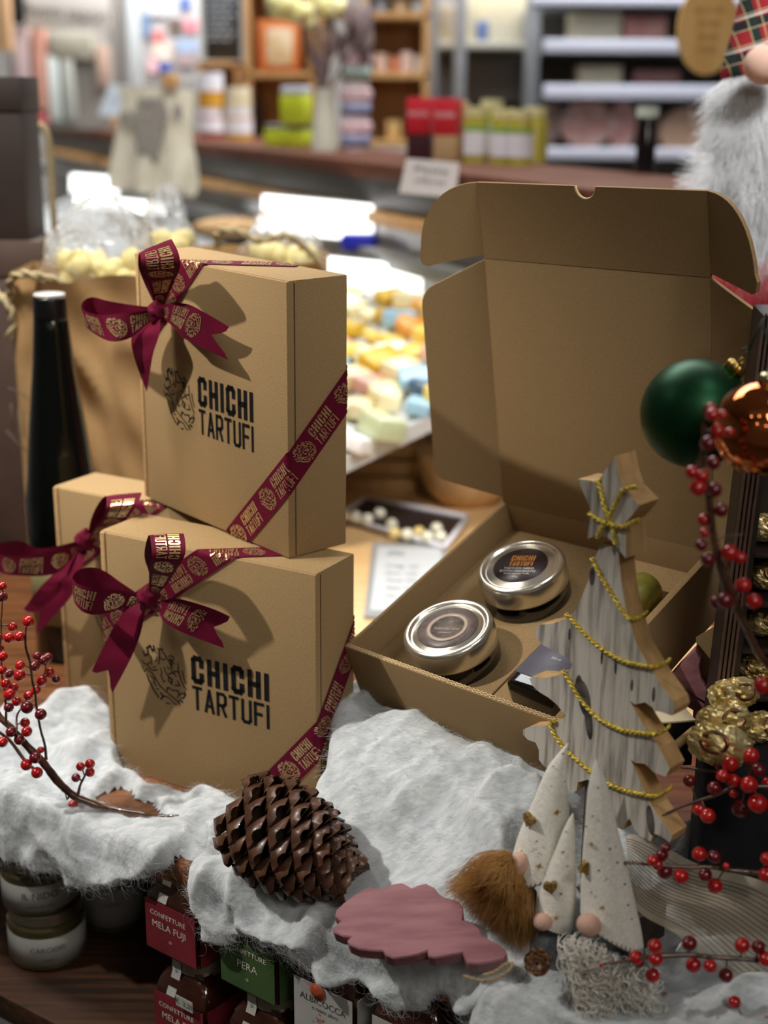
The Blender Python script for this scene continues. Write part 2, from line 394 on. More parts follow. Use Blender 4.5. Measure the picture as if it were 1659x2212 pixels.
def ribbon2(name, E1, E2, parent, conv, n=70, front=1, start=0., flip=False, notch=None, m_=6):
    """loose ribbon between two edge lines of (px, py, lift off the face)"""
    A = [Vector(conv(*p)) for p in E1]; B = [Vector(conv(*p)) for p in E2]
    A = catmull(A, n); B = catmull(B, n)
    G = [[Vector(A[i]*(1-j/m_)+B[i]*(j/m_)) for j in range(m_+1)] for i in range(n)]
    for i in range(n):      # a soft cupping across the width
        ax = (G[i][m_]-G[i][0]); tn = (G[min(i+1, n-1)][3]-G[max(i-1, 0)][3]); nr = ax.cross(tn)
        nr = nr.normalized() if nr.length > 1e-12 else Vector((0, 0, 1))
        for j in range(m_+1): G[i][j] += nr*.0006*math.sin(i*.35+1)*math.sin(math.pi*j/m_)
    if notch:               # swallow-tail end
        for j in range(m_+1):
            k = 1-abs(2*j/m_-1); back = notch*k
            G[-1][j] = G[-1][j].lerp(G[-1-int(back)][j], 1.0) if back >= 1 else G[-1][j]
        for q in range(1, int(notch)+1):
            for j in range(m_+1):
                lim = n-1-int(notch*(1-abs(2*j/m_-1)))
                if n-1-q > lim: G[n-1-q][j] = G[lim][j].copy()
    V = [p for r in G for p in r]; w = m_+1
    F = [(i*w+j, i*w+w+j, i*w+w+j+1, i*w+j+1) for i in range(n-1) for j in range(m_)]
    F = [f for f in F if (V[f[0]]-V[f[1]]).length > 1e-7 or (V[f[2]]-V[f[3]]).length > 1e-7]
    s = part(name, (V, F), SATIN, parent, True)
    cen = [G[i][m_//2] for i in range(n)]; cum = [0]
    for i in range(n-1): cum.append(cum[-1]+(cen[i+1]-cen[i]).length)
    L = cum[-1]; hw = .0112
    wid = [max((G[i][0]-G[i][m_]).length/2, .001) for i in range(n)]
    def mp(u, v):
        i = min(max(int(np.searchsorted(cum, u))-1, 0), n-2); f = (u-cum[i])/max(cum[i+1]-cum[i], 1e-9)
        t = (1-(v/hw))/2*m_; j = min(max(int(t), 0), m_-1); g = t-j
        a = G[i][j].lerp(G[i][j+1], g); b = G[i+1][j].lerp(G[i+1][j+1], g); p = a.lerp(b, f)
        nr = (G[i][m_]-G[i][0]).cross(G[i+1][3]-G[i][3]); nr = nr.normalized() if nr.length > 1e-12 else Vector((0, 0, 0))
        return p+nr*front*.00035
    strokes = ribbon_pattern(L, start, hw*.94, flip)
    end = L*(1-(notch or 0)/n)
    part('gold_lettering', stroke_mesh(strokes, mp, .002, (.001, end-.001)), FOIL, s, True, label='gold foil lettering CHICHI TARTUFI with wrinkled truffle emblem')
    return s
def knot(parent, c, r, world=True):
    dsp = lambda v: .14*math.sin(5*math.atan2(v.z, v.x)+2*v.y)+.06*math.sin(9*v.x)
    return part('bow_knot', ellipsoid(c, r*1.0, r*.9, r*1.15, 20, 14, disp=dsp), SATIN, parent, world)

def gift_box(label, o, R, sb, st_):
    g = thing('gift_box', label, 'gift box', o, R, group='closed kraft gift boxes tied with burgundy ribbon')
    part('carton_body', rbox(0, BW, .0018, BH, 0, BD, .0012), KRAFT, g, auto=True)
    # front panel sits between the two lid seams; side returns show a fold line
    part('lid_panel', join(rbox(.0062, BW, 0, .004, .0005, BD-.0008, .0009)), KRAFT, g, auto=True)
    part('corrugated_rim', rbox(.0002, .0048, .0002, BH-.004, .001, BD-.001, .0008), mat('kraft_fold', srgb(176, 140, 92), srgb(190, 156, 108), .85, scale=300), g, auto=True, label='folded double edge of the lid')
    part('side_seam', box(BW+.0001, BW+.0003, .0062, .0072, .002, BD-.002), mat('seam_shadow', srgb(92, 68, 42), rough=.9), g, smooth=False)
    f = lambda x, z: Vector((x, -.00035, z))
    logo = word('CHICHI', .0862, .1585,   .0952, .1185, .0043)+word('TARTUFI', .0862, .1585, .0725, .0928, .0026)
    part('printed_name', stroke_mesh(logo, f, .02), INK, g, label='black printed words CHICHI TARTUFI')
    part('printed_emblem', stroke_mesh(brain(.0590, .0950, .0218, .0238, .00095), f, .02), INK, g, label='black line drawing of a wrinkled truffle')
    def fold_r(x, z, e):
        if z < 0: return Vector((x, -z, -.0003-e))
        if x <= BW: return Vector((x, -.0003-e, z))
        if x > BW+BH: return Vector((BW-(x-BW-BH), BH+.0003+e, z))
        return Vector((BW+.0003+e, x-BW, z))
    def fold_t(x, z, e):
        if x < 0: return Vector((-.0003-e, -x, z))
        if z <= BD: return Vector((x, -.0003-e, z))
        if z > BD+BH: return Vector((x, BH+.0003+e, BD-(z-BD-BH)))
        return Vector((x, z-BD, BD+.0003+e))
    strap('corner_ribbon', sb[0], sb[1], sb[2], sb[3], fold_r, g, sb[4])
    strap('top_ribbon', st_[0], st_[1], st_[2], st_[3], fold_t, g, st_[4], True)
    return g
RA = RZ(-.5111) @ RY(.0028); OA = Vector((-.2238, 1.0306, 0))
RB = RZ(-.8514) @ RX(.0053) @ RY(.0153); OB = Vector((-.2018, 1.1155, .2074))
RC = RZ(-.5242); OC = Vector((-.289, 1.1564, 0))
def face_conv(o, R):
    n = R.col[1]
    def conv(px, py, lift): return PP(px, py, Vector(o)-n*(lift+.0006), n)
    return conv
# --- A : in front, lower
dA = (.660, .751)
gA = gift_box('lower front kraft gift box standing on the cotton, bow at top left', OA, RA,
              ((.1345, -.006), (.66, .78), .208, .0112, .004), ((-.008, .115), (.065, .0485), .200, .0108, .012))
cA = face_conv(OA, RA)
ribbon2('bow_loop', [(322,1290,.008),(322,1240,.012),(313,1209,.018),(313,1185,.026),(322,1156,.036),(328,1196,.046),(323,1229,.040),(322,1256,.026),(326,1284,.012)],
        [(338,1290,.006),(365,1245,.008),(388,1200,.012),(392,1170,.020),(397,1153,.030),(400,1196,.040),(378,1236,.032),(360,1262,.020),(340,1284,.010)], gA, cA, 90, -1, .0, True)
ribbon2('bow_loop', [(306,1288,.010),(261,1258,.010),(230,1236,.012),(203,1226,.016),(172,1230,.024),(157,1246,.034),(168,1261,.044),(195,1268,.046),(261,1276,.030),(306,1290,.014)],
        [(306,1296,.008),(265,1290,.008),(235,1282,.010),(205,1278,.014),(178,1280,.022),(160,1290,.033),(164,1306,.043),(184,1324,.045),(224,1326,.036),(306,1300,.014)], gA, cA, 90, 1, .01)
ribbon2('bow_tail', [(336,1301,.010),(373,1293,.014),(406,1298,.018),(462,1316,.016),(497,1332,.012)],
        [(338,1310,.010),(351,1338,.016),(373,1356,.020),(418,1376,.018),(484,1400,.014)], gA, cA, 60, 1, .004, True, notch=9)
ribbon2('bow_tail', [(306,1296,.010),(261,1330,.018),(224,1396,.022),(198,1450,.024)],
        [(315,1310,.012),(304,1367,.020),(284,1419,.022),(243,1497,.022)], gA, cA, 60, 1, .006, True, notch=9)
knot(gA, cA(320, 1292, .012), .0085)
# --- B : upper
gB = gift_box('upper kraft gift box turned to the right, stacked on top of the two lower boxes', OB, RB,
              ((.129, -.006), (.70, .70), .200, .0120, .002), ((-.008, .121), (.060, .0555), .205, .0108, .0))
cB = face_conv(OB, RB)
ribbon2('bow_loop', [(336,662,.008),(312,612,.014),(300,580,.022),(299,560,.028),(302,545,.036),(304,560,.044),(309,585,.040),(324,622,.024),(335,660,.012)],
        [(352,662,.006),(372,620,.008),(384,580,.012),(382,550,.020),(370,516,.030),(386,548,.040),(388,580,.036),(374,612,.020),(352,660,.010)], gB, cB, 90, -1, .0, True)
ribbon2('bow_loop', [(332,664,.010),(288,659,.010),(234,650,.016),(200,642,.022),(180,651,.030),(178,668,.040),(217,680,.042),(281,675,.028),(332,670,.014)],
        [(332,678,.008),(290,690,.008),(238,700,.014),(204,702,.020),(186,698,.030),(192,712,.040),(237,737,.042),(285,728,.028),(330,688,.014)], gB, cB, 90, 1, .0)
ribbon2('bow_tail', [(350,668,.010),(368,655,.014),(405,657,.016),(442,675,.018),(495,706,.014)],
        [(348,684,.010),(361,694,.014),(382,714,.018),(405,735,.018),(493,778,.014)], gB, cB, 60, 1, .012, True, notch=8)
ribbon2('bow_tail', [(338,676,.012),(306,700,.016),(284,728,.020),(291,776,.020),(317,846,.016)],
        [(350,684,.012),(346,692,.016),(344,722,.022),(330,768,.022),(319,836,.018)], gB, cB, 60, 1, .002, False)
knot(gB, cB(343, 673, .012), .0085)
# --- C : behind left
gC = gift_box('kraft gift box at back left, half hidden behind the lower front box', OC, RC,
              ((.129, -.006), (.66, .75), .205, .0115, .0), ((-.008, .122), (.062, .045), .190, .0108, .01))
cC = face_conv(OC, RC)
ribbon2('bow_loop', [(190,1160,.006),(192,1143,.010),(197,1120,.016),(211,1090,.024),(228,1072,.032),(229,1096,.044),(219,1124,.038),(199,1146,.026),(190,1163,.014)],
        [(198,1166,.006),(235,1130,.008),(262,1105,.010),(290,1078,.014),(306,1064,.022),(296,1090,.036),(272,1122,.032),(247,1136,.022),(197,1168,.012)], gC, cC, 90, -1, .0, True)
ribbon2('bow_loop', [(172,1168,.008),(88,1185,.010),(50,1170,.016),(26,1169,.022),(0,1173,.030),(-18,1186,.040),(0,1197,.046),(40,1201,.046),(119,1192,.032),(172,1174,.012)],
        [(172,1180,.006),(90,1215,.008),(52,1210,.014),(26,1210,.020),(2,1214,.030),(-18,1224,.040),(0,1236,.046),(30,1243,.046),(119,1239,.030),(172,1186,.012)], gC, cC, 90, 1, .02)
ribbon2('bow_tail', [(170,1176,.010),(119,1235,.022),(86,1269,.026),(51,1316,.028)],
        [(191,1184,.012),(171,1239,.024),(153,1289,.026),(80,1370,.028)], gC, cC, 60, 1, .008, True, notch=8)
knot(gC, cC(183, 1168, .012), .0085)

# ================================================================ open kraft box
RO = RZ(-.7558) @ RX(.3748) @ RY(-.0196); OO = Vector((-.0149, .9813, .0831))
ob = thing('open_gift_box', 'large open kraft gift box tilted towards the front, lid raised, holding lidded jars', 'gift box', OO, RO)
T = .0032
part('tray_floor', box(T, BW-T, T, BD-T, 0, T), KRAFT_IN, ob, smooth=False)
part('tray_wall', rbox(0, BW, 0, T*1.4, 0, BH, .0006), KRAFT_IN, ob, auto=True)
part('tray_wall', rbox(0, T, T*1.4, BD, 0, BH, .0006), KRAFT_IN, ob, auto=True)
part('tray_wall', rbox(BW-T*1.8, BW, T*1.4, BD, 0, BH, .0006), KRAFT_IN, ob, auto=True)
part('tray_wall', rbox(T, BW-T*1.8, BD-T, BD, 0, BH, .0006), KRAFT_IN, ob, auto=True)
# wavy flute showing along the front rim
V = []; F = []
n = 260
for i in range(n+1):
    x = BW*i/n; z = .0011*math.sin(i*1.25)
    for y in (.0012, .0030): V += [(x, y+z*.5, BH+.0004), (x, y+z*.5+.0006, BH+.0004)]
for i in range(n):
    for k in (0, 2): a = i*4+k; F.append((a, a+1, a+5, a+4))
part('corrugated_rim', (V, F), mat('flute_paper', srgb(214, 188, 142), rough=.9), ob, smooth=False, label='pale wavy cut edge of the corrugated card')
ZI = .029
part('insert_card', rbox(T, .1168, T*1.4, BD-T, 0.004, ZI, .001), KRAFT_IN, ob, auto=True)
part('insert_card', rbox(.1182, BW-T*1.8, T*1.4, BD-T, 0.004, ZI, .001), KRAFT_IN, ob, auto=True)
th, ph = .2364, -.0408
def lidM(s0, ang, x=0):        # frame at distance s0 up the lid; +y away from viewer
    z = Vector((0, math.sin(ang), math.cos(ang))); xx = Vector((1, 0, 0)); y = z.cross(xx)
    y = -y if y.y < 0 else y
    o = Vector((x, BD+s0*math.sin(th), BH+s0*math.cos(th)))
    return frame(o, xx, y, z)
L0 = lidM(0, th) @ Matrix.Translation((0, -T, 0))
lid = part('lid_panel', xf(rbox(0, BW, 0, T, -.001, BD-.0006, .0006), L0), KRAFT_IN, ob, auto=True)
def roundpoly(P, r, n=5):
    out = []; m_ = len(P)
    for i in range(m_):
        p = np.array(P[i], float); a = np.array(P[i-1], float)-p; b = np.array(P[(i+1) % m_], float)-p
        rr = r[i] if isinstance(r, (list, tuple)) else r
        rr = min(rr, np.linalg.norm(a)*.45, np.linalg.norm(b)*.45)
        if rr < 1e-6: out.append(tuple(p)); continue
        a = a/np.linalg.norm(a)*rr; b = b/np.linalg.norm(b)*rr
        for k in range(n+1):
            t = k/n; out.append(tuple((1-t)**2*(p+a)+2*t*(1-t)*p+t*t*(p+b)))
    return out
def flap(x, ang, poly, base, name='side_flap', label=None):
    # hinge along lid z at x, turned by ang towards the viewer
    s = 1 if x > 0 else -1
    xx = Vector((s*math.cos(ang), -math.sin(ang), 0)); zz = Vector((0, 0, 1)); yy = zz.cross(xx)*(1 if s > 0 else 1)
    M = base @ frame(Vector((x, .0002, 0)), xx, (yy if yy.y > 0 else -yy), zz)
    return part(name, extrude(poly, T*.9, M), KRAFT_IN, ob, smooth=False, label=label)
flap(0, R_(35), roundpoly([(0, .004), (.055, .024), (.052, .182), (0, .2035)], [0, .010, .012, 0]), L0)
flap(BW, R_(21), roundpoly([(0, .002), (.055, .022), (.056, .186), (0, .2035)], [0, .010, .003, 0]), L0)
th2 = th+ph; HF = .0590
M2 = frame(Vector((0, BD+BD*math.sin(th), BH+BD*math.cos(th))), Vector((1, 0, 0)), Vector((0, math.cos(th2), -math.sin(th2))), Vector((0, math.sin(th2), math.cos(th2)))) @ Matrix.Translation((0, -T, 0))
arc = [(.1005-.0092*math.cos(math.pi*k/12), HF-.0092*math.sin(math.pi*k/12)) for k in range(13)]
part('tuck_flap', extrude([(0, 0), (0, HF)]+arc+[(BW, HF), (BW, 0)], T, M2), KRAFT_IN, ob, smooth=False)
part('thumb_notch_rim', tube([M2 @ Vector((p[0], T/2, p[1]-.0002)) for p in arc], .0010, 6), mat('flute_paper', None), ob, label='pale cut edge of the half-round thumb notch')
qe = [(.050*math.sin(math.pi/2*k/12)**1.0, HF*math.cos(math.pi/2*k/12)) for k in range(13)]
ear = [(0, HF)]+[(.050*math.sin(a)**.85, .002+(HF-.002)*math.cos(a)**.9) for a in [math.pi/2*k/12 for k in range(1, 12)]]+[(.052, .006), (.050, -.001), (.046, -.003), (0, .003)]
flap(0, R_(30), ear, M2, 'dust_flap')
flap(BW, R_(24), ear, M2, 'dust_flap')
# the side tab hanging out beyond the right wall
cv = [(1503, 1378), (1557, 1345), (1561, 1400), (1556, 1450), (1546, 1492), (1530, 1478), (1515, 1450), (1508, 1420)]
N_ = Vector((-.35, -.93, .1)).normalized()
P0 = PY(1530, 1420, .905)
V = [PP(x, y, P0, N_) for x, y in cv]; V2 = [v-N_*.002 for v in V]; k = len(V)
part('side_tab', (V+V2, [tuple(range(k)), tuple(range(2*k-1, k-1, -1))]+[(i, i+k, (i+1) % k+k, (i+1) % k) for i in range(k)]), KRAFT_IN, ob, True, smooth=False)

# ---------------- jars in the open box
def Oloc(x, y, z): return OO + RO @ Vector((x, y, z))
def truffle_jar(label, x, y, zt, kind):
    j = thing('truffle_jar', label, 'jar', Oloc(x, y, zt-.048), RO @ RZ(R_(0)), group='silver lidded truffle jars in the open box')
    part('glass_body', lathe([(0, .0), (.030, .0), (.0335, .004), (.0342, .018), (.0340, .027), (.0322, .030), (.0322, .040), (0, .040)], 56), DKGLASS, j, auto=True, label='dark glass body')
    z = .048
    part('lid', lathe([(.0330, z-.0175), (.0343, z-.0180), (.0348, z-.0165), (.0345, z-.004), (.0338, z-.0015), (.0322, z), (.0302, z+.0002), (.0290, z-.0006), (.0284, z-.0018), (.0270, z-.0018), (.0262, z-.0010), (0, z-.0010)], 72), SILVER, j, label='silver screw lid')
    zz = z-.0006
    # lettering reads towards the viewer: local axes of the lid turned
    a = R_(20)
    def f(u, v): return Vector((u*math.cos(a)-v*math.sin(a), u*math.sin(a)+v*math.cos(a), zz+.0003))
    if kind == 0:
        st_ = part('lid_sticker', lathe([(.0215, zz-.0004), (.0215, zz), (0, zz)], 48), flat('plum_black_paper', srgb(44, 30, 32), .45), j, label='dark round sticker')
        part('brand_lettering', stroke_mesh(word('CHICHI', -.0095, .0095, .0052, .0118, .0011)+word('TARTUFI', -.0095, .0095, -.0012, .0042, .0009), f, .01), flat('amber_print', srgb(214, 140, 60), .5), st_, label='amber words CHICHI TARTUFI')
        wt = flat('white_print', srgb(226, 220, 212), .5)
        tx = [map2(text_vf(s, sz, 0, z_), f) for s, sz, z_ in (('TARTUFO NERO', .0033, -.0045), ('ESTIVO MACINATO', .0033, -.0080), ('Minced Summer Truffle', .0022, -.0110), ('30 g', .0024, -.0150))]
        part('small_lettering', join(*tx), wt, st_, label='small white words TARTUFO NERO ESTIVO MACINATO')
    else:
        st_ = part('lid_sticker', lathe([(.0235, zz-.0004), (.0235, zz), (.0160, zz), (.0150, zz+.0002), (0, zz+.0002)], 48), mat('smoky_grey_paper', srgb(84, 70, 66), srgb(104, 90, 84), .4, scale=200), j, label='grey brown round sticker')
        part('sticker_ring', join(lathe([(.0160, zz+.0002), (.0160, zz+.0005), (.0128, zz+.0005), (.0128, zz+.0002)], 48)), mat('pale_ring_print', srgb(170, 150, 134), rough=.35), st_)
        part('small_lettering', join(*[map2(text_vf(s, sz, 0, z_), f) for s, sz, z_ in (('TUBER AESTIVUM', .0026, -.002), ('Carpaccio', .0026, -.006))]), mat('pale_ring_print', None), st_)
    return j
truffle_jar('silver lidded truffle jar at the back of the open box, dark sticker with amber letters', .0728, .1305, .060, 0)
truffle_jar('silver lidded truffle jar nearest the front of the open box, grey ringed sticker', .0670, .0465, .060, 1)
# square oil bottle lying in the right half
bt = thing('oil_bottle', 'square black bottle with script label and olive green cap lying in the open box', 'bottle', Oloc(.148, .022, ZI), RO)
bx = .160
V, F = rbox(-.0215, .0215, 0, .082, -.014, .020, .005, 3)
Mb = Matrix.Translation((.0075, .002, .0))
part('glass_body', xf((V, F), Mb), DKGLASS, bt, auto=True, label='glossy black square glass body')
part('glass_shoulder', xf(lathe([(.0205, 0), (.019, .006), (.011, .016), (.0095, .046), (0, .046)], 32), Matrix.Translation((.0095, .082, .005)) @ Matrix.Rotation(-.06,4,'Z') @ Matrix.Rotation(-math.pi/2, 4, 'X')), DKGLASS, bt)
part('screw_cap', xf(lathe([(.0125, 0), (.0132, .001), (.0132, .022), (.0122, .024), (0, .024)], 40), Matrix.Translation((.0125, .122, .008)) @ Matrix.Rotation(-math.pi/2, 4, 'X')), mat('olive_cap', srgb(110, 106, 40), srgb(128, 122, 52), .35, scale=100), bt, label='olive green screw cap')
lb = part('paper_label', rbox(-.0125, .0275, .014, .074, .0196, .0206, .0004, 1), flat('grey_violet_label', srgb(86, 84, 96), .4), bt, label='grey violet label')
fl = lambda u, v: Vector((.0085+u, .048+v, .0212))
part('script_lettering', join(*[map2(text_vf(s, sz, 0, z_), fl) for s, sz, z_ in (('Olio Aromatizzato', .0048, .018), ('Al', .0052, .011), ('Tartufo Nero', .0052, .004), ('Black truffle oil', .0032, -.003), ('250 ml', .003, -.012))]), mat('white_print', None), lb, label='white script lettering')

# ---------------- unseen bulbs added in front, to be mirrored in lids, baubles and foil
BULB = mat('reflection_bulb_warm', srgb(255, 250, 235), rough=.5, emit=(1, .95, .85, 1), estr=22)
for i, (x, y, z) in enumerate(((-.9, -.5, 1.6), (-.3, -.7, 1.65), (.35, -.6, 1.6), (.95, -.3, 1.65), (-.6, -1.2, 1.2), (.2, -1.25, 1.0), (.8, -1.2, 1.25), (1.5, .3, 1.6))):
    g = thing('reflection_bulb', 'small round bulb added out of view in front of the display for reflections', 'glow', (x, y, z), group='small unseen bulbs added for reflections')
    part('added_globe', ellipsoid((0, 0, 0), .035, .035, .035, 16, 12), BULB, g)
    part('added_cable', tube([(0, 0, .035), (0, 0, 1.9-z)], .003, 6), flat('added_cable_black', srgb(16, 16, 16), .6), g)
# ================================================================ cotton snow
def pip(x, y, P):
    c = False; j = len(P)-1
    for i in range(len(P)):
        xi, yi = P[i]; xj, yj = P[j]
        if (yi > y) != (yj > y) and x < (xj-xi)*(y-yi)/(yj-yi)+xi: c = not c
        j = i
    return c
TF1 = Vector((-.0149, .9813, 0)); TF2 = Vector((.1296, .8431, 0)); TFD = (TF2-TF1).normalized(); TFN = Vector((-.69, -.72, 0)).normalized()
def ss(a, b, x): t = min(max((x-a)/(b-a), 0), 1); return t*t*(3-2*t)
def cotton_h(x, y):
    """resting height of the cotton over the shelf"""
    p = Vector((x, y, 0)); d = (p-TF1).dot(TFN); w = (p-TF1).dot(TFD)
    h = .076*ss(.145, .012, d)*ss(-.055, -.01, w)*ss(.30, .16, w)
    h = min(h, .076)
    h += .040*math.exp(-((x+.285)**2+(y-1.125)**2)/(2*.035**2))
    h += .016*math.exp(-((x+.235)**2+(y-1.03)**2)/(2*.02**2))
    return h
def puff(s, t):
    q = Vector((s, t, 0)); wx = noise.noise(q*9+Vector((3, 0, 0)))*.035; wy = noise.noise(q*9+Vector((0, 7, 0)))*.035
    a = 1-abs(noise.noise(Vector((s+wx, t*1.2+wy, .4))*19))*1.9        # fat rounded rolls, creased between
    b = 1-abs(noise.noise(Vector((s*1.3+wy, t+wx, 4.4))*41))*1.9
    c = noise.noise(Vector((s*70+a*2, t*120, 3.1)))
    d = noise.noise(Vector((s*150+wx*200, t*150+wy*200, 8)))
    return .0125*max(a, -.25)+.0030*b+.0009*c+.0006*d+.0004*noise.noise(q*330)+.003
def cotton(name, label, polys, holes, s0, s1, t0, t1, press=(), thick=1.0, nf=3000, seed=1, cell=.0022):
    ns = int((s1-s0)/cell); nt = int((t1-t0)/cell)
    mask = np.zeros((ns+1, nt+1)); B = {}
    for i in range(ns+1):
        for j in range(nt+1):
            s = s0+i*cell; t = t0+j*cell
            b = BT(s, t, 0) if t >= 0 else BT(s, -.006, t)
            if t >= 0: b.z = cotton_h(b.x, b.y)
            qx, qy = to_px(b+Vector((0, 0, .006)))
            nx = noise.noise(Vector((s*45, t*45, 5)))*26+noise.noise(Vector((s*160, t*160, 9)))*10; ny = noise.noise(Vector((s*45, t*45, 15)))*22
            if any(pip(qx+nx, qy+ny, P) for P in polys) and not any(pip(qx+nx*.5, qy+ny*.5, P) for P in holes): mask[i, j] = 1
    mask[:2, :] = 0; mask[-2:, :] = 0; mask[:, :2] = 0; mask[:, -2:] = 0
    pm = np.ones_like(mask)
    for i in range(ns+1):
        for j in range(nt+1):
            if not mask[i, j]: continue
            s = s0+i*cell; t = t0+j*cell; b = BT(s, t, 0) if t >= 0 else BT(s, -.006, t)
            q = to_px(b+Vector((0, 0, .006)))
            for P, k_ in press:
                if pip(q[0], q[1], P): pm[i, j] = min(pm[i, j], k_)
    for _ in range(6): pm = (pm+np.roll(pm, 1, 0)+np.roll(pm, -1, 0)+np.roll(pm, 1, 1)+np.roll(pm, -1, 1))/5
    sm = mask.copy()
    for _ in range(5):
        sm = (sm+np.roll(sm, 1, 0)+np.roll(sm, -1, 0)+np.roll(sm, 1, 1)+np.roll(sm, -1, 1))/5
    V = []; F = []; idx = {}
    sink = {}
    for i in range(ns+1):
        for j in range(nt+1):
            if sm[i, j] < .04: continue
            s = s0+i*cell; t = t0+j*cell; k = ss(.04, .95, sm[i, j])
            h = (puff(s, t)*thick+.002)*math.sqrt(k)*pm[i, j]
            a = ss(.010, -.010, t)*math.pi/2       # rolls over the front edge
            nrm = Vector((0, 0, 1))*math.cos(a)-EG*math.sin(a)
            b = BT(s, max(t, 0), min(t, 0)); b.z += cotton_h(b.x, b.y)*k if t >= 0 else 0
            idx[i, j] = len(V); V.append(b+nrm*(h-.0006))
    for (i, j), v in idx.items():
        if (i+1, j) in idx and (i, j+1) in idx and (i+1, j+1) in idx: F.append((v, idx[i+1, j], idx[i+1, j+1], idx[i, j+1]))
    o = single(name, (V, F), COTTON, label, 'cotton wool', kind='stuff')
    rng = random.Random(seed); keys = list(idx.keys()); C = []
    for _ in range(nf):
        k = rng.choice(keys); p = V[idx[k]].copy(); edge = sm[k] < .6
        i, j = k; n_ = Vector((0, 0, 1)) if t0+j*cell > 0 else -EG
        ang = rng.gauss(noise.noise(Vector(p)*30)*4, .7); d = ES*math.cos(ang)+EG*math.sin(ang) if n_.z > .5 else ES*math.cos(ang)+Vector((0, 0, 1))*math.sin(ang)
        if edge and n_.z < .5: d = (Vector((0, 0, -1))*.7+ES*rng.uniform(-1, 1)).normalized()
        L = rng.uniform(.004, .015); c = []; lift = rng.uniform(.0005, .0022); cur = rng.uniform(-1.6, 1.6)
        for q in range(6):
            c.append(p+n_*lift*math.sin(math.pi*q/5)+d*L*q/5); d = (Matrix.Rotation(cur*.3, 3, n_) @ d)
        C.append(c)
    part('loose_fibres', strands(C, .00009), FIBRE, o, True, kind='stuff', smooth=True)
    return o
PRS = [([(700, 1890), (960, 1890), (1120, 2040), (1110, 2130), (900, 2130), (730, 2090), (690, 2030)], .25), ([(1090, 1960), (1290, 1900), (1440, 1980), (1470, 2130), (1430, 2240), (1220, 2240), (1110, 2150)], .12), ([(540, 1850), (760, 1900), (760, 1970), (560, 1930)], .5)]
cotton('cotton_snow', 'white cotton wool snow draped over the left shelf edge around the berry branch',
       [[(-90, 1560), (60, 1520), (110, 1478), (190, 1490), (250, 1560), (252, 1655), (330, 1690), (420, 1715), (520, 1740), (530, 1800), (440, 1846), (415, 1822), (385, 1826), (345, 1868), (250, 1888), (190, 1905), (150, 1932), (90, 1890), (60, 1862), (30, 1845), (-90, 1800)]],
       [[(190, 1712), (215, 1694), (262, 1684), (325, 1712), (352, 1742), (400, 1760), (385, 1772), (300, 1770), (230, 1752)]], -.36, .10, -.055, .33, [([(60, 1600), (130, 1650), (240, 1725), (400, 1745), (400, 1790), (240, 1790), (100, 1720), (40, 1660)], .35)], 1.0, 7000, 3)
cotton('cotton_snow', 'white cotton wool mound in front of the open gift box, spilling under the pine cone',
       [[(500, 1742), (640, 1790), (700, 1700), (700, 1500), (735, 1440), (1250, 1600), (1420, 1760), (1400, 1960), (1160, 2010), (1130, 2100), (1090, 2150), (1010, 2160), (950, 2130), (900, 2160), (850, 2170), (800, 2130), (740, 2100), (680, 2085), (620, 2060), (560, 2035), (525, 1990), (512, 2020), (450, 2000), (428, 1975), (424, 1870), (450, 1800)]],
       [[(505, 1925), (530, 1940), (528, 1985), (508, 1975)]], -.10, .44, -.065, .28, PRS, 1.15, 13000, 4)
cotton('cotton_snow', 'white cotton wool snow at lower right under the felt gnomes and berry twigs',
       [[(1040, 2140), (1120, 2110), (1160, 2060), (1300, 1960), (1420, 1760), (1750, 1900), (1750, 2300), (1050, 2300), (1020, 2200)]],
       [], .16, .72, -.06, .26, PRS, 1.1, 9000, 5)

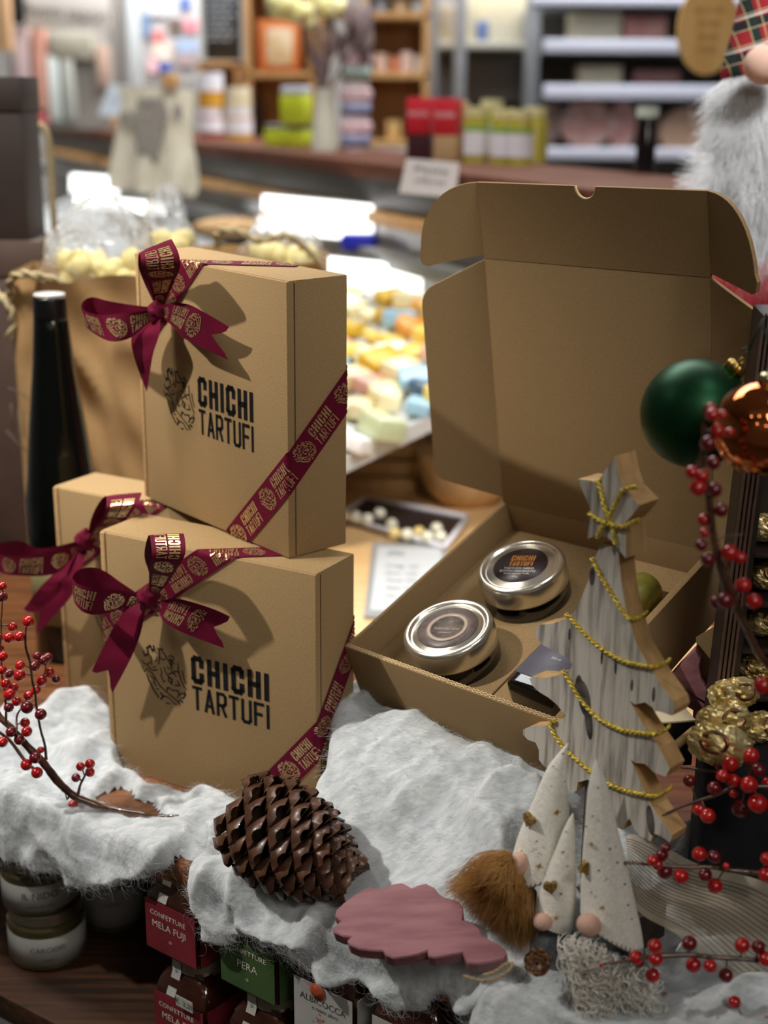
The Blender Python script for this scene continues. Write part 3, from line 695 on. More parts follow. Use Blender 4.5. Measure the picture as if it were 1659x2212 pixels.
# ================================================================ berry branches
def berry_src():
    V, F = ellipsoid((0, 0, 0), 1, 1, .96, 18, 12, disp=lambda v: .03*noise.noise(v*1.6))
    a = rawmesh('berry', V, F, BERRY); b = rawmesh('berry', V, F, BERRY_D); return a, b
BM = berry_src(); rngb = random.Random(5)
TIP = rawmesh('berry_tip', *lathe([(0, -.02), (.16, 0), (.10, .10), (0, .04)], 8), flat('berry_calyx', srgb(28, 12, 10), .6))
def branch(label, stems, berries, Yf, seg=None):
    """stems: lists of (px, py, r_mm, dY); berries: (px, py, r_px[, dY[, dark]])"""
    s0 = stems[0]; base = PY(s0[0][0], s0[0][1], Yf+s0[0][3])
    g = thing('berry_branch', label, 'berry branch', base)
    allp = []
    for s in stems:
        P = [PY(x, y, Yf+dy) for x, y, r, dy in s]; Rr = [r/1000 for x, y, r, dy in s]
        n = max(14, len(s)*8); Q = catmull([list(p)+[r] for p, r in zip(P, Rr)], n)
        PP_ = [Vector(q[:3])+Vector((noise.noise(Vector(q[:3])*90), 0, noise.noise(Vector(q[:3])*90+Vector((9, 9, 9)))))*.0007 for q in Q]
        RR = [max(q[3], .0003)*(1+.18*noise.noise(Vector(q[:3])*260)) for q in Q]
        part('twig', tube(PP_, RR, 9), STEM, g, True); allp += PP_
    for b in berries:
        x, y, r = b[:3]; dy = b[3] if len(b) > 3 else rngb.uniform(-.006, .006); dark = len(b) > 4
        c = PY(x, y, Yf+dy); rad = r*(c-EYE).dot(fw)/F_PX
        near = min(allp, key=lambda q: (q-c).length)
        o = bpy.data.objects.new('berry', BM[1 if dark or rngb.random() < .14 else 0]); COL.objects.link(o); o.parent = g
        o.location = wm(g).inverted() @ c; o.scale = (rad, rad, rad)
        o.rotation_euler = (rngb.uniform(-.6, .6), rngb.uniform(-.6, .6), rngb.uniform(0, 6))
        if (near-c).length < .03 and (near-c).length > rad*.9:
            part('berry_stalk', tube([near, near.lerp(c, .5)+Vector((0, 0, .0008)), c], [.0007, .0005, .0005], 6, 8), STEM, g, True)
    return g
branch('glossy berry branch at far left with thick curved stem lying on the cotton',
       [[(-30, 1500, 2.2, .01), (0, 1548, 2.4, .005), (28, 1576, 2.6, 0), (60, 1612, 2.8, 0), (95, 1650, 3.0, 0), (125, 1688, 3.1, 0), (165, 1722, 3.0, 0), (225, 1744, 2.7, 0), (300, 1757, 2.3, -.01), (345, 1763, 1.7, -.02), (386, 1760, .5, -.025)],
        [(99, 1640, 1.3, 0), (97, 1612, 1.0, 0), (86, 1566, .9, -.005), (76, 1505, .9, -.008), (66, 1440, .9, -.01), (56, 1395, .8, -.01), (56, 1365, .7, -.01)],
        [(-10, 1575, 1.2, .01), (20, 1600, 1.3, .01), (60, 1648, 1.3, .004), (80, 1665, 1.2, 0)],
        [(36, 1582, 1.0, 0), (38, 1545, .8, .01), (60, 1510, .7, .01), (90, 1468, .7, .015), (100, 1430, .5, .015)],
        [(12, 1560, 1.0, 0), (12, 1510, .8, .0), (4, 1450, .7, .0), (2, 1380, .6, 0), (6, 1280, .5, 0)],
        [(168, 1722, 1.3, 0), (173, 1697, 1.0, 0), (182, 1676, .9, 0)], [(150, 1716, .9, 0), (146, 1726, .7, -.004), (140, 1712, .3, -.004)]],
       [(61, 1342, 13, -.01), (27, 1354, 11), (19, 1377, 12, -.01), (42, 1375, 12, -.01), (5, 1266, 10), (5, 1289, 12), (0, 1377, 9), (5, 1418, 12), (0, 1400, 9), (43, 1437, 11), (42, 1459, 13, -.01), (74, 1439, 12, .01, 1), (80, 1417, 10, .015, 1), (93, 1426, 11, .015, 1), (103, 1420, 11, .02, 1), (107, 1452, 11, .02), (121, 1468, 9, .02), (90, 1471, 12, .015), (12, 1476, 11), (28, 1487, 13, .005), (4, 1447, 11), (20, 1455, 11, .01, 1), (78, 1491, 11, .01), (20, 1500, 13, -.01), (36, 1515, 11), (19, 1528, 11, 0, 1), (58, 1528, 14, -.01), (88, 1543, 13, -.012, 1), (54, 1561, 11), (58, 1580, 12), (24, 1581, 12, -.005, 1), (5, 1603, 12), (42, 1598, 12, -.005, 1), (88, 1620, 8, .006), (76, 1637, 13, -.006), (57, 1652, 13, -.006), (80, 1669, 13, -.008), (61, 1503, 11, .01), (174, 1656, 10), (194, 1650, 11), (194, 1668, 11, .004), (164, 1680, 10, 0, 1), (158, 1738, 11, .012), (172, 1728, 8, .012)], .945)
branch('berry branch hanging down at right in front of the copper bauble and chocolate carton',
       [[(1521, 870, 1.0, 0), (1522, 930, 1.3, 0), (1518, 985, 1.7, 0), (1511, 1008, 1.9, 0), (1526, 1045, 1.9, 0), (1534, 1110, 2.0, 0), (1543, 1165, 2.1, 0), (1558, 1228, 2.4, 0), (1575, 1272, 3.0, 0), (1592, 1315, 2.5, .01), (1618, 1370, 2.2, .02), (1650, 1425, 2.2, .03), (1700, 1480, 2.2, .04)], [(1562, 1240, 1.2, 0), (1572, 1224, 1.0, 0), (1580, 1205, .8, 0)], [(1548, 1165, .5, 0), (1575, 1158, .4, 0), (1608, 1152, .25, 0)], [(1530, 1068, .4, 0), (1543, 1077, .4, 0), (1548, 1088, .4, 0)]],
       [(1535, 881, 12), (1538, 896, 15, -.004), (1560, 897, 12), (1549, 931, 16, -.004), (1576, 934, 11), (1530, 958, 18, -.006, 1), (1540, 1000, 16, .004), (1494, 1020, 15), (1516, 1029, 16, -.004), (1507, 1054, 19, -.006), (1543, 1058, 17), (1558, 1102, 16, 0, 1), (1520, 1123, 15), (1521, 1151, 11), (1514, 1178, 13, 0, 1), (1528, 1208, 16), (1576, 1195, 20, -.004), (1599, 1205, 14), (1605, 1265, 18), (1628, 1299, 18), (1548, 1301, 16), (1566, 1297, 19, -.004, 1), (1647, 1481, 20, -.01)], .715)
branch('cluster of red berries at right edge in front of the lowest gold chocolates',
       [[(1690, 1700, 1.4, .0), (1640, 1698, 1.3, 0), (1590, 1700, 1.2, 0), (1560, 1712, 1.1, 0), (1520, 1726, 1.0, 0), (1475, 1742, .9, 0), (1430, 1762, .7, 0)], [(1625, 1690, 1.1, .0), (1570, 1672, 1.0, .01), (1520, 1664, .9, .02), (1470, 1656, .8, .03)], [(1612, 1700, .9, 0), (1620, 1660, .8, 0), (1623, 1640, .6, 0)]],
       [(1623, 1633, 18), (1577, 1650, 18), (1561, 1676, 14), (1584, 1686, 15), (1638, 1664, 16), (1618, 1695, 19, -.01), (1543, 1702, 15, 0, 1), (1489, 1687, 14, .01, 1), (1585, 1714, 10), (1600, 1748, 20), (1637, 1736, 22, -.01), (1510, 1747, 15), (1529, 1762, 17, -.005), (1657, 1692, 14), (1553, 1655, 9, .01, 1)], .76)
branch('thin berry twig crossing beside the tallest felt hat, pointing left above the sheer ribbon',
       [[(1349, 1863, .9, 0), (1400, 1866, 1.0, 0), (1470, 1873, 1.2, 0), (1530, 1873, 1.3, 0), (1580, 1881, 1.5, 0), (1640, 1886, 1.6, 0), (1700, 1892, 1.7, 0)]],
       [(1410, 1859, 13), (1430, 1846, 14), (1438, 1831, 11, 0, 1), (1436, 1883, 17), (1471, 1893, 17), (1511, 1845, 16), (1543, 1851, 15, 0, 1), (1523, 1890, 15, .006, 1), (1544, 1914, 17), (1657, 1855, 15), (1655, 1890, 17), (1569, 1871, 8), (1420, 1868, 12)], .735)
branch('lower berry twig reaching left across the curly white beard',
       [[(1297, 2085, .6, 0), (1330, 2079, .9, 0), (1375, 2070, 1.3, 0), (1430, 2064, 1.7, 0), (1480, 2063, 1.5, 0), (1540, 2067, 1.4, 0), (1600, 2072, 1.5, 0), (1700, 2080, 1.6, 0)]],
       [(1415, 2044, 16), (1374, 2069, 16), (1380, 2079, 13), (1417, 2072, 16), (1410, 2107, 16), (1489, 2038, 17, 0, 1), (1498, 2085, 17), (1534, 2087, 15), (1568, 2107, 16, 0, 1), (1603, 2042, 17), (1638, 2046, 15, 0, 1), (1655, 2072, 17), (1298, 2085, 5)], .70)
branch('short twig with one raised red berry in the bottom right corner',
       [[(1549, 2200, .8, 0), (1580, 2205, 1.1, 0), (1620, 2208, 1.2, 0), (1700, 2216, 1.3, 0)], [(1606, 2206, .7, 0), (1601, 2190, .6, 0), (1592, 2174, .5, 0)]],
       [(1587, 2165, 14), (1660, 2208, 13)], .69)

# ================================================================ pine cone
def pine_cone(name, label, c, ax, L, Rm, N, sw, mats, cat='pine cone', flat_=False):
    ax = Vector(ax).normalized(); u = ax.orthogonal().normalized(); w = ax.cross(u)
    root = thing(name, label, cat, Vector(c)-Vector((0, 0, Rm)))
    O = Vector(c)-ax*L*.5
    part('core', tube([O+ax*L*t for t in (0.02, .3, .6, .9)], [Rm*.42, Rm*.55, Rm*.4, Rm*.08], 16), mats[1], root, True)
    V = []; F = []
    for k in range(N):
        t = (k+.5)/N; ph = k*2.399963
        z = L*(.02+.90*t**.92)
        env = Rm*(math.sin(math.pi*min(1, (.10+.86*t))**.80)**.62)
        env = max(env, Rm*.52)
        lean = R_(120-62*t**.8)                # scale direction against the axis
        rad = u*math.cos(ph)+w*math.sin(ph); tg = ax.cross(rad).normalized()
        d = (ax*math.cos(lean)+rad*math.sin(lean)).normalized(); nn = d.cross(tg)
        if nn.dot(ax) > 0: nn = -nn            # nn: towards the base = outer face
        r0 = Rm*.30*(1-.6*t); base = O+ax*z+rad*r0
        ln = (env-r0)/max(math.sin(lean), .55); W_ = sw*(.62+.5*math.sin(math.pi*min(.95, t+.15)))
        n0 = len(V); nu, nv = 8, 6
        for side in (0, 1):
            for i in range(nu+1):
                a = i/nu; wd = W_*(.35+.65*math.sin(math.pi/2*min(1, a/.72)))*(1 if a < .72 else math.cos((a-.72)/.28*math.pi/2*.88)**.62)
                th_ = Rm*(.02+.10*math.exp(-((a-.84)/.13)**2))*(1 if a < .99 else .3)
                for j in range(nv+1):
                    b = 2*j/nv-1; cup = -.20*W_*b*b
                    bulge = th_*(1-b*b*.8)*(1 if side == 0 else -.15)
                    umb = Rm*.035*math.exp(-((a-.86)/.07)**2-(b/.22)**2)*(1 if side == 0 else 0)
                    curl = Rm*.10*a*a*a
                    V.append(base+d*ln*a*(1-.05*b*b)+tg*wd*b+nn*(cup+bulge+umb-curl+Rm*.01*noise.noise(Vector((a*7, b*5, k)))))
        st_ = (nu+1)*(nv+1)
        for s_ in (0, 1):
            for i in range(nu):
                for j in range(nv):
                    q = n0+s_*st_+i*(nv+1)+j; F.append((q, q+1, q+nv+2, q+nv+1) if s_ == 0 else (q, q+nv+1, q+nv+2, q+1))
        for i in range(nu):
            for jj in (0, nv):
                q = n0+i*(nv+1)+jj; F.append((q, q+nv+1, q+nv+1+st_, q+st_))
        for j in range(nv):
            q = n0+nu*(nv+1)+j; F.append((q, q+1, q+1+st_, q+st_))
    part('scales', (V, F), mats[0], root, True)
    return root
CONE = mat('varnished_cone_scale', srgb(58, 36, 26), srgb(108, 72, 50), .38, scale=90, bump=.35, coat=.2, lo=.3, hi=.7)
CONED = flat('cone_core', srgb(28, 16, 10), .8)
PCc = PY(634, 1822, .838)
pine_cone('pine_cone', 'large glossy brown pine cone lying on the cotton at the shelf edge', PCc, (.80, -.30, -.36), .094, .0395, 108, .0128, (CONE, CONED))
pine_cone('pine_cone', 'tiny dark brown cone in front of the grey felt gnome', PY(1161, 2079, .72), (-.15, -.85, .45), .012, .0085, 34, .0036, (mat('tiny_cone', srgb(92, 64, 44), srgb(150, 112, 80), .4, scale=300, lo=.4, hi=.6), CONED))
# ================================================================ weathered wooden tree with gold cord
def plane_conv(P0, ux):
    """upright slab plane through P0; ux = its horizontal direction; returns px->(a, z) and frame"""
    ux = Vector(ux).normalized(); uy = Vector((-ux.y, ux.x, 0)); M = frame(P0, ux, uy, Vector((0, 0, 1))); inv = M.inverted()
    def f(px, py, off=0.0):
        q = inv @ PP(px, py, Vector(P0)+uy*off, uy); return (q.x, q.z)
    return f, M
TP = PY(1330, 1500, .785); tf, TM = plane_conv(TP, (math.cos(-.8), math.sin(-.8), 0))
tz0 = PY(1250, 1900, .80).z
tree = thing('wooden_tree', 'weathered grey bark wooden christmas tree with star and gold cord, behind the gnomes', 'decoration', (TP.x, TP.y, max(tz0, .02)))
body = [(1299,1174),(1290,1195),(1279,1214),(1271,1255),(1251,1304),(1240,1322),(1222,1336),(1194,1347),(1170,1349),(1159,1353),(1155,1362),(1160,1378),(1172,1393),(1198,1406),(1226,1422),(1237,1435),(1232,1445),(1215,1457),(1180,1464),(1148,1462),(1144,1467),(1149,1480),(1165,1495),(1185,1507),(1203,1522),(1221,1545),(1212,1556),(1185,1566),(1145,1569),(1130,1576),(1130,1587),(1140,1598),(1157,1604),(1164,1620),(1164,1641),(1175,1655),(1193,1668),(1220,1680),(1226,1703),(1236,1712),(1245,1708),(1248,1690),(1270,1684),(1296,1700),(1310,1745),(1318,1764),(1332,1786),(1344,1793),(1350,1778),(1360,1768),(1370,1790),(1383,1806),(1405,1818),(1411,1800),(1428,1806),(1446,1820),(1452,1804),(1409,1743),(1386,1694),(1362,1640),(1372,1648),(1393,1650),(1412,1668),(1438,1678),(1447,1660),(1425,1617),(1386,1560),(1360,1514),(1372,1522),(1393,1517),(1420,1535),(1452,1546),(1458,1532),(1454,1515),(1417,1463),(1377,1397),(1352,1316),(1342,1259),(1337,1202),(1334,1182)]
TT = .0155
part('tree_board', extrude([tf(*p) for p in body], TT, TM), [GREYWOOD, CUTWOOD], tree, True, smooth=False)
def two_tone(o, axis):
    for p in o.data.polygons: p.material_index = 0 if abs(p.normal.dot(axis)) > .9 else 1
uyT = TM.col[1].to_3d()
two_tone([c for c in tree.children if c.name.startswith('tree_board')][0], uyT)
star = [(1329,985),(1338,1031),(1349,1060),(1381,1091),(1366,1112),(1350,1130),(1352,1165),(1352,1206),(1340,1192),(1325,1172),(1312,1160),(1290,1156),(1269,1164),(1273,1130),(1276,1103),(1262,1068),(1248,1035),(1270,1037),(1291,1042),(1308,1015)]
so = part('star_board', extrude([tf(x, y, -.006) for x, y in star], .020, TM @ Matrix.Translation((0, -.006, 0))), [GREYWOOD, CUTWOOD], tree, True, smooth=False, label='five pointed bark star')
two_tone(so, uyT)
part('trunk_post', xf(box(*(lambda a, b: (a[0], b[0], .004, .016, min(a[1], b[1]), max(a[1], b[1])))(tf(1243, 1930), tf(1264, 1680))), TM), mat('dark_trunk', srgb(58, 46, 38), srgb(84, 68, 56), .8, scale=60), tree, True, smooth=False, label='narrow dark trunk')
part('trunk_foot', xf(box(*(lambda a: (a[0]-.014, a[0]+.050, -.004, .026, a[1]-.030, a[1]-.004))(tf(1254, 1900))), TM), mat('dark_trunk', None), tree, True, smooth=False)
GCORD = mat('gold_cord', srgb(176, 146, 34), srgb(242, 220, 100), .35, .4, scale=500, bump=.6, lo=.4, hi=.6)
def cord(pts, off=-.0014, offs=None, r=.00128, wrap=None):
    P = []
    for i, (x, y) in enumerate(pts):
        o_ = offs[i] if offs else off
        a = tf(x, y, o_); P.append(TM @ Vector((a[0], o_, a[1])))
    if wrap == 'r':                       # carries on round the sawn edge
        a = P[-1]; P += [a+uyT*.010+TM.col[0].to_3d()*.0016+Vector((0, 0, .0003)), a+uyT*(TT+.001)+Vector((0, 0, .0005))]
    Q = [Vector(q) for q in catmull([list(p) for p in P], len(P)*16)]
    V1 = []
    L = 0; A = []; Bq = []
    for i, p in enumerate(Q):             # two strands twisted round each other
        if i: L += (Q[i]-Q[i-1]).length
        d = (Q[min(i+1, len(Q)-1)]-Q[max(i-1, 0)]).normalized(); n1 = d.cross(uyT).normalized(); a = L*900
        A.append(p+n1*math.cos(a)*r*.55+uyT*math.sin(a)*r*.55); Bq.append(p-n1*math.cos(a)*r*.55-uyT*math.sin(a)*r*.55)
    part('gold_cord', join(tube(A, r*.68, 7), tube(Bq, r*.68, 7)), GCORD, tree, True, label='twisted gold cord')
cord([(1272,1108),(1290,1122),(1318,1134),(1345,1138),(1364,1130),(1382,1124)], -.0080)
cord([(1290,1036),(1300,1070),(1306,1095),(1316,1122),(1326,1150),(1329,1176)], -.0074)
cord([(1375,1052),(1356,1056),(1342,1064),(1328,1092),(1312,1122),(1298,1145),(1290,1162)], -.0078)
cord([(1278,1206),(1300,1248),(1325,1290),(1345,1320),(1362,1338)], wrap='r')
cord([(1222,1326),(1240,1344),(1262,1368),(1300,1402),(1345,1428),(1390,1438),(1412,1441)], wrap='r')
cord([(1215,1448),(1232,1474),(1252,1508),(1290,1550),(1340,1576),(1385,1584),(1412,1586)], wrap='r')
cord([(1200,1556),(1190,1560),(1192,1576),(1206,1600),(1228,1626),(1262,1656),(1300,1686),(1345,1706),(1392,1717),(1416,1719)], wrap='r')
for VFk in [xf(ellipsoid((0, 0, 0), rx, .0006, rz, 16, 8), Matrix.Translation(TM @ Vector((tf(x, y)[0], 0, tf(x, y)[1]))) @ TM.to_3x3().to_4x4() @ Matrix.Rotation(a, 4, 'Y')) for x, y, rx, rz, a in ((1262, 1510, .0050, .0125, -.25), (1272, 1560, .0030, .012, -.15), (1250, 1483, .003, .008, 0), (1279, 1245, .0022, .006, 0), (1320, 1085, .0030, .007, -.2), (1412, 1500, .0012, .005, 0), (1330, 1440, .0009, .005, 0), (1300, 1420, .0008, .005, 0), (1405, 1772, .0030, .010, -.2), (1365, 1480, .0009, .004, 0), (1230, 1370, .0009, .004, 0))]:
    part('dark_knot', VFk, mat('charred_knot', srgb(44, 42, 44), srgb(96, 90, 86), .9, scale=120), tree, True, label='dark stain in the bark')

# ================================================================ pink wooden tree lying on the cotton
PKM = mat('dusty_pink_paint', srgb(138, 88, 96), srgb(164, 112, 118), .55, scale=22, stretch=(1, 6, 6), bump=.35, bdist=.001)
PKN = Vector((-.10, -.42, .90)).normalized(); PK0 = PZ(900, 2078, .020)
outl = [(793,1921),(825,1923),(845,1916),(857,1912),(868,1911),(879,1916),(890,1922),(902,1916),(920,1912),(938,1921),(948,1934),(958,1941),(990,1950),(1000,1962),(1001,1975),(999,1991),(1024,2000),(1036,2012),(1042,2025),(1078,2043),(1092,2055),(1096,2066),(1088,2076),(1060,2082),(1033,2086),(1010,2084),(1003,2072),(999,2062),(960,2070),(940,2073),(926,2070),(923,2058),(900,2066),(875,2071),(850,2074),(834,2068),(827,2058),(800,2057),(775,2054),(755,2045),(750,2036),(758,2028),(740,2026),(722,2018),(718,2008),(728,2000),(735,1994),(724,1984),(726,1970),(744,1953),(768,1936)]
ptree = thing('pink_wooden_tree', 'dusty pink painted wooden tree lying flat under the pine cone tip', 'decoration', PK0)
xv = Vector((1, 0, 0)); xv = (xv-PKN*xv.dot(PKN)).normalized(); zv = PKN.cross(xv)*-1
PM = frame(PK0, xv, -PKN, zv if zv.y > 0 else -zv)
pin = PM.inverted()
part('painted_board', extrude([(lambda q: (q.x, q.z))(pin @ PP(x, y-4, PK0, PKN)) for x, y in outl], .0105, PM, .0006), PKM, ptree, True, smooth=False)
TW = mat('jute_twine', srgb(150, 128, 92), srgb(190, 168, 128), .9, scale=400, bump=.5)
def twist(P, r, M_, parent, name='twine_loop', n=8):
    Q = [Vector(q) for q in catmull([list(p) for p in P], len(P)*n)]; L = 0; A = [[], []]
    for i, p in enumerate(Q):
        if i: L += (Q[i]-Q[i-1]).length
        d = (Q[min(i+1, len(Q)-1)]-Q[max(i-1, 0)]).normalized(); a_ = d.cross(Vector((.1, .9, .2))).normalized(); b_ = d.cross(a_)
        for k in (0, 1):
            a = L/r*.9+k*math.pi; A[k].append(p+(a_*math.cos(a)+b_*math.sin(a))*r*.5)
    return part(name, join(tube(A[0], r*.62, 7), tube(A[1], r*.62, 7)), M_, parent, True)
twist([PY(1000, 2108, .705), PY(1040, 2118, .702), PY(1075, 2112, .70), PY(1102, 2094, .70), PY(1106, 2080, .705), PY(1090, 2084, .706), PY(1070, 2098, .707), PY(1045, 2106, .71)], .0010, TW, ptree, n=10)

# a second pink ornament behind the grey tree
P2 = PY(1490, 1500, .90)
f2, M2p = plane_conv(P2, (math.cos(-.35), math.sin(-.35), 0))
pk = [(1438,1472),(1466,1440),(1503,1401),(1509,1415),(1514,1424),(1511,1440),(1516,1465),(1526,1483),(1540,1498),(1532,1540),(1520,1560),(1500,1585),(1495,1575),(1497,1535),(1472,1520),(1455,1500)]
po = thing('pink_star', 'dusty pink wooden star leaning behind the grey tree beside the chocolate carton', 'decoration', PY(1500, 1585, .90))
part('painted_board', extrude([f2(*p) for p in pk], .010, M2p, .0006), PKM, po, True, smooth=False)
part('carved_groove', tube([M2p @ Vector((f2(x, y)[0], -.0004, f2(x, y)[1])) for x, y in ((1452, 1476), (1475, 1487), (1500, 1502), (1527, 1520))], .0007, 6), flat('groove_shadow', srgb(84, 44, 50), .9), po, True)

# ================================================================ felt gnomes
FELT = mat('white_felt', srgb(226, 224, 214), srgb(242, 240, 230), .95, scale=500, bump=.4, sheen=.3, bdist=.0008)
GFELT = mat('grey_felt', srgb(96, 102, 110), srgb(140, 146, 152), .95, scale=260, bump=.5, sheen=.3, bdist=.001)
SKIN = mat('nose_jersey', srgb(206, 164, 144), srgb(216, 176, 156), .8, scale=700, bump=.25)
THREAD = flat('dark_thread', srgb(52, 54, 56), .8)
GLIT = mat('gold_star_print', srgb(150, 116, 60), srgb(196, 160, 92), .5, .4, scale=300)
HEART = mat('bronze_glitter', srgb(112, 84, 36), srgb(176, 142, 76), .4, .5, scale=900, bump=.4, lo=.45, hi=.55)
def kx(Y): return Y/F_PX*1.0
def gnome_hat(parent, axis, Y, slant, n=44, lean=0.0, squash=.8):
    """axis: (px, py, r_px) from tip to rim"""
    pts = catmull([list(PY(x, y, Y+lean*(i/(len(axis)-1))))+[r*Y*1.04/F_PX] for i, (x, y, r) in enumerate(axis)], 34)
    V = []; N = len(pts)
    for i, q in enumerate(pts):
        for k in range(n):
            a = 2*math.pi*k/n; f = (i/(N-1))**4
            dn = -slant*math.cos(a)*q[3]*f - .15*q[3]*f*math.sin(a)
            w_ = 1+.015*noise.noise(Vector((a*1.5, i*.18, axis[0][0])))*3
            V.append(Vector((q[0]+q[3]*w_*math.cos(a), q[1]+q[3]*squash*w_*math.sin(a), q[2]+dn)))
    F = []
    for i in range(N-1):
        for k in range(n):
            a = i*n+k; b = i*n+(k+1) % n; F.append((a, a+n, b+n, b))
    m0 = len(V)   # turned-in hem
    for k in range(n):
        v = V[(N-1)*n+k]; c = Vector(pts[-1][:3]); V.append(v.lerp(c, .06)+Vector((0, 0, .0005)))
    for k in range(n): a = (N-1)*n+k; b = (N-1)*n+(k+1) % n; F.append((a, m0+k, m0+(k+1) % n, b))
    hat = part('felt_hat', (V, F), FELT, parent, True)
    rim = [V[(N-1)*n+k] for k in range(n)]; up_ = [V[(N-3)*n+k] for k in range(n)]; c = Vector(pts[-1][:3])
    S = []
    for k in range(0, n):
        if rim[k].y > c.y+.3*(max(v.y for v in rim)-c.y): continue
        a = rim[k]; b = up_[k]; o_ = (a-c); o_.z = 0; o_ = o_.normalized()*.0006
        e = b+(a-b)*.15+(rim[(k+1) % n]-rim[k])*.25
        S.append(tube([a+o_+Vector((0, 0, -.0006)), e+o_], .00022, 5))
    for k in range(n):
        if rim[k].y > c.y+.3*(max(v.y for v in rim)-c.y): continue
        o_ = (rim[k]-c); o_.z = 0; o_ = o_.normalized()*.0005
        S.append(tube([rim[k]+o_, rim[(k+1) % n]+o_], .0002, 5))
    part('blanket_stitches', join(*S), THREAD, hat, True, label='dark blanket stitches round the hat rim')
    def surf(x, y):       # nearest front point of the cone seen at a pixel
        best = None
        for i, q in enumerate(pts):
            d = abs(to_px(q[:3])[1]-y)
            if best is None or d < best[0]: best = (d, q)
        q = best[1]; P = PY(x, y, q[1]); dx = max(-.97, min(.97, (P.x-q[0])/q[3]))
        yy = q[1]-q[3]*squash*math.sqrt(1-dx*dx)
        nrm = Vector((dx, -math.sqrt(1-dx*dx), .15)).normalized()
        return PY(x, y, yy), nrm
    return hat, surf
def sparkle(hat, surf, stars, dots):
    S = []
    for x, y, r, nr in stars:
        p, nrm = surf(x, y); a_ = nrm.cross(Vector((0, 0, 1))).normalized(); b_ = a_.cross(nrm)
        for k in range(nr):
            a = 2*math.pi*k/nr+.3; ln = r*Y2M*(1.0 if k % 3 else 1.6)*rngb.uniform(.7, 1)
            S.append(tube([p+nrm*.0004, p+nrm*.0004+(a_*math.cos(a)+b_*math.sin(a))*ln], [.00035, .00010], 4))
    if S: part('printed_star', join(*S), GLIT, hat, True, label='gold starburst prints')
    D = []
    for x, y, r in dots:
        p, nrm = surf(x, y); D.append(ellipsoid(p, r*Y2M, .0004, r*Y2M, 8, 6))
    if D: part('printed_speck', join(*D), flat('grey_fleck', srgb(112, 108, 98), .6), hat, True)
Y2M = .76/F_PX
def heart(hat, surf, x, y, s, rot, yaw):
    p, nrm = surf(x, y); P = []
    for k in range(26):
        t = 2*math.pi*k/26; P.append((.5*math.sin(t)**3*s, (13*math.cos(t)-5*math.cos(2*t)-2*math.cos(3*t)-math.cos(4*t))/32*s))
    M = Matrix.Translation(p-nrm*-.0000) @ Matrix.Rotation(yaw, 4, 'Z') @ Matrix.Rotation(rot, 4, 'Y') @ Matrix.Translation((0, -.0028, 0))
    part('heart_charm', extrude(P, .0036, M, .0003), HEART, hat, True, smooth=False, label='bronze glitter heart')
def nose(g, x, y, rx, ry, Y, rot=0):
    k = Y/F_PX
    part('nose', ellipsoid(PY(x, y, Y), rx*k, min(rx, ry)*k, ry*k*1.05, 28, 18, M=Matrix.Rotation(rot, 3, 'Y')), SKIN, g, True, label='pale pink stuffed nose')
GIN = mat('ginger_fibre', srgb(146, 96, 42), srgb(214, 164, 98), .5, scale=60, spec=.3, lo=.3, hi=.6)
def lock(rng, roots, path_f, n, nseg, rad, M_, parent, name, label=None):
    C = []
    for _ in range(n): C.append(path_f(rng))
    return part(name, strands(C, rad), M_, parent, True, label=label, kind='stuff')
# --- ginger gnome
Yg = .775
g1 = thing('felt_gnome', 'small gnome with long ginger beard and white pointed hat, leftmost of the three', 'gnome', PY(1150, 2110, Yg), group='felt gnomes with starred white hats')
part('felt_body', lathe([(0, 0), (.021, .002), (.024, .014), (.022, .034), (.014, .050), (0, .056)], 32, c=PY(1168, 2120, Yg+.012)), GFELT, g1, True, label='grey felt body')
hat, sf = gnome_hat(g1, [(1227,1606,2),(1214,1630,10),(1203,1660,22),(1193,1710,36),(1184,1763,50),(1174,1815,62),(1164,1862,68),(1158,1892,70)], Yg, -.45, lean=-.002)
sparkle(hat, sf, [(1203, 1754, 8, 13), (1165, 1871, 8, 12), (1196, 1655, 2.5, 6)], [(1160, 1817, 2.5), (1127, 1838, 2), (1152, 1832, 1.5), (1158, 1835, 2), (1192, 1698, 1.5), (1219, 1688, 3), (1150, 1838, 1.5), (1216, 1628, 2.5)])
heart(hat, sf, 1146, 1770, .0094, .2, -1.0)
nose(g1, 1120, 1868, 25, 36, Yg-.010, .35)
def gb(rng):
    a = rng.random(); b = rng.random()
    x0 = 1098+a*62; y0 = 1842+a*92+rng.uniform(-8, 8); yy = Yg-.004+rng.uniform(-.010, .014)
    spread = b
    x1 = 968+spread*178+rng.gauss(0, 10); y1 = 1915+spread*165+rng.gauss(0, 12)
    xm = (x0*.55+x1*.45)-18*(1-spread)+rng.gauss(0, 6); ym = (y0*.5+y1*.5)-22*(1-spread)*1.1+rng.gauss(0, 6)
    dy = rng.uniform(-.012, .010)
    P = [PY(x0, y0, yy), PY((x0+xm)/2-4, (y0+ym)/2-8, yy-.008+dy*.4), PY(xm, ym, yy-.010+dy), PY((xm+x1)/2+rng.gauss(0, 5), (ym+y1)/2, yy-.006+dy), PY(x1, y1, yy+dy)]
    return [Vector(q) for q in catmull([list(p) for p in P], 9)]
lock(random.Random(2), None, gb, 3800, 9, .00018, GIN, g1, 'beard', 'long straight ginger beard')
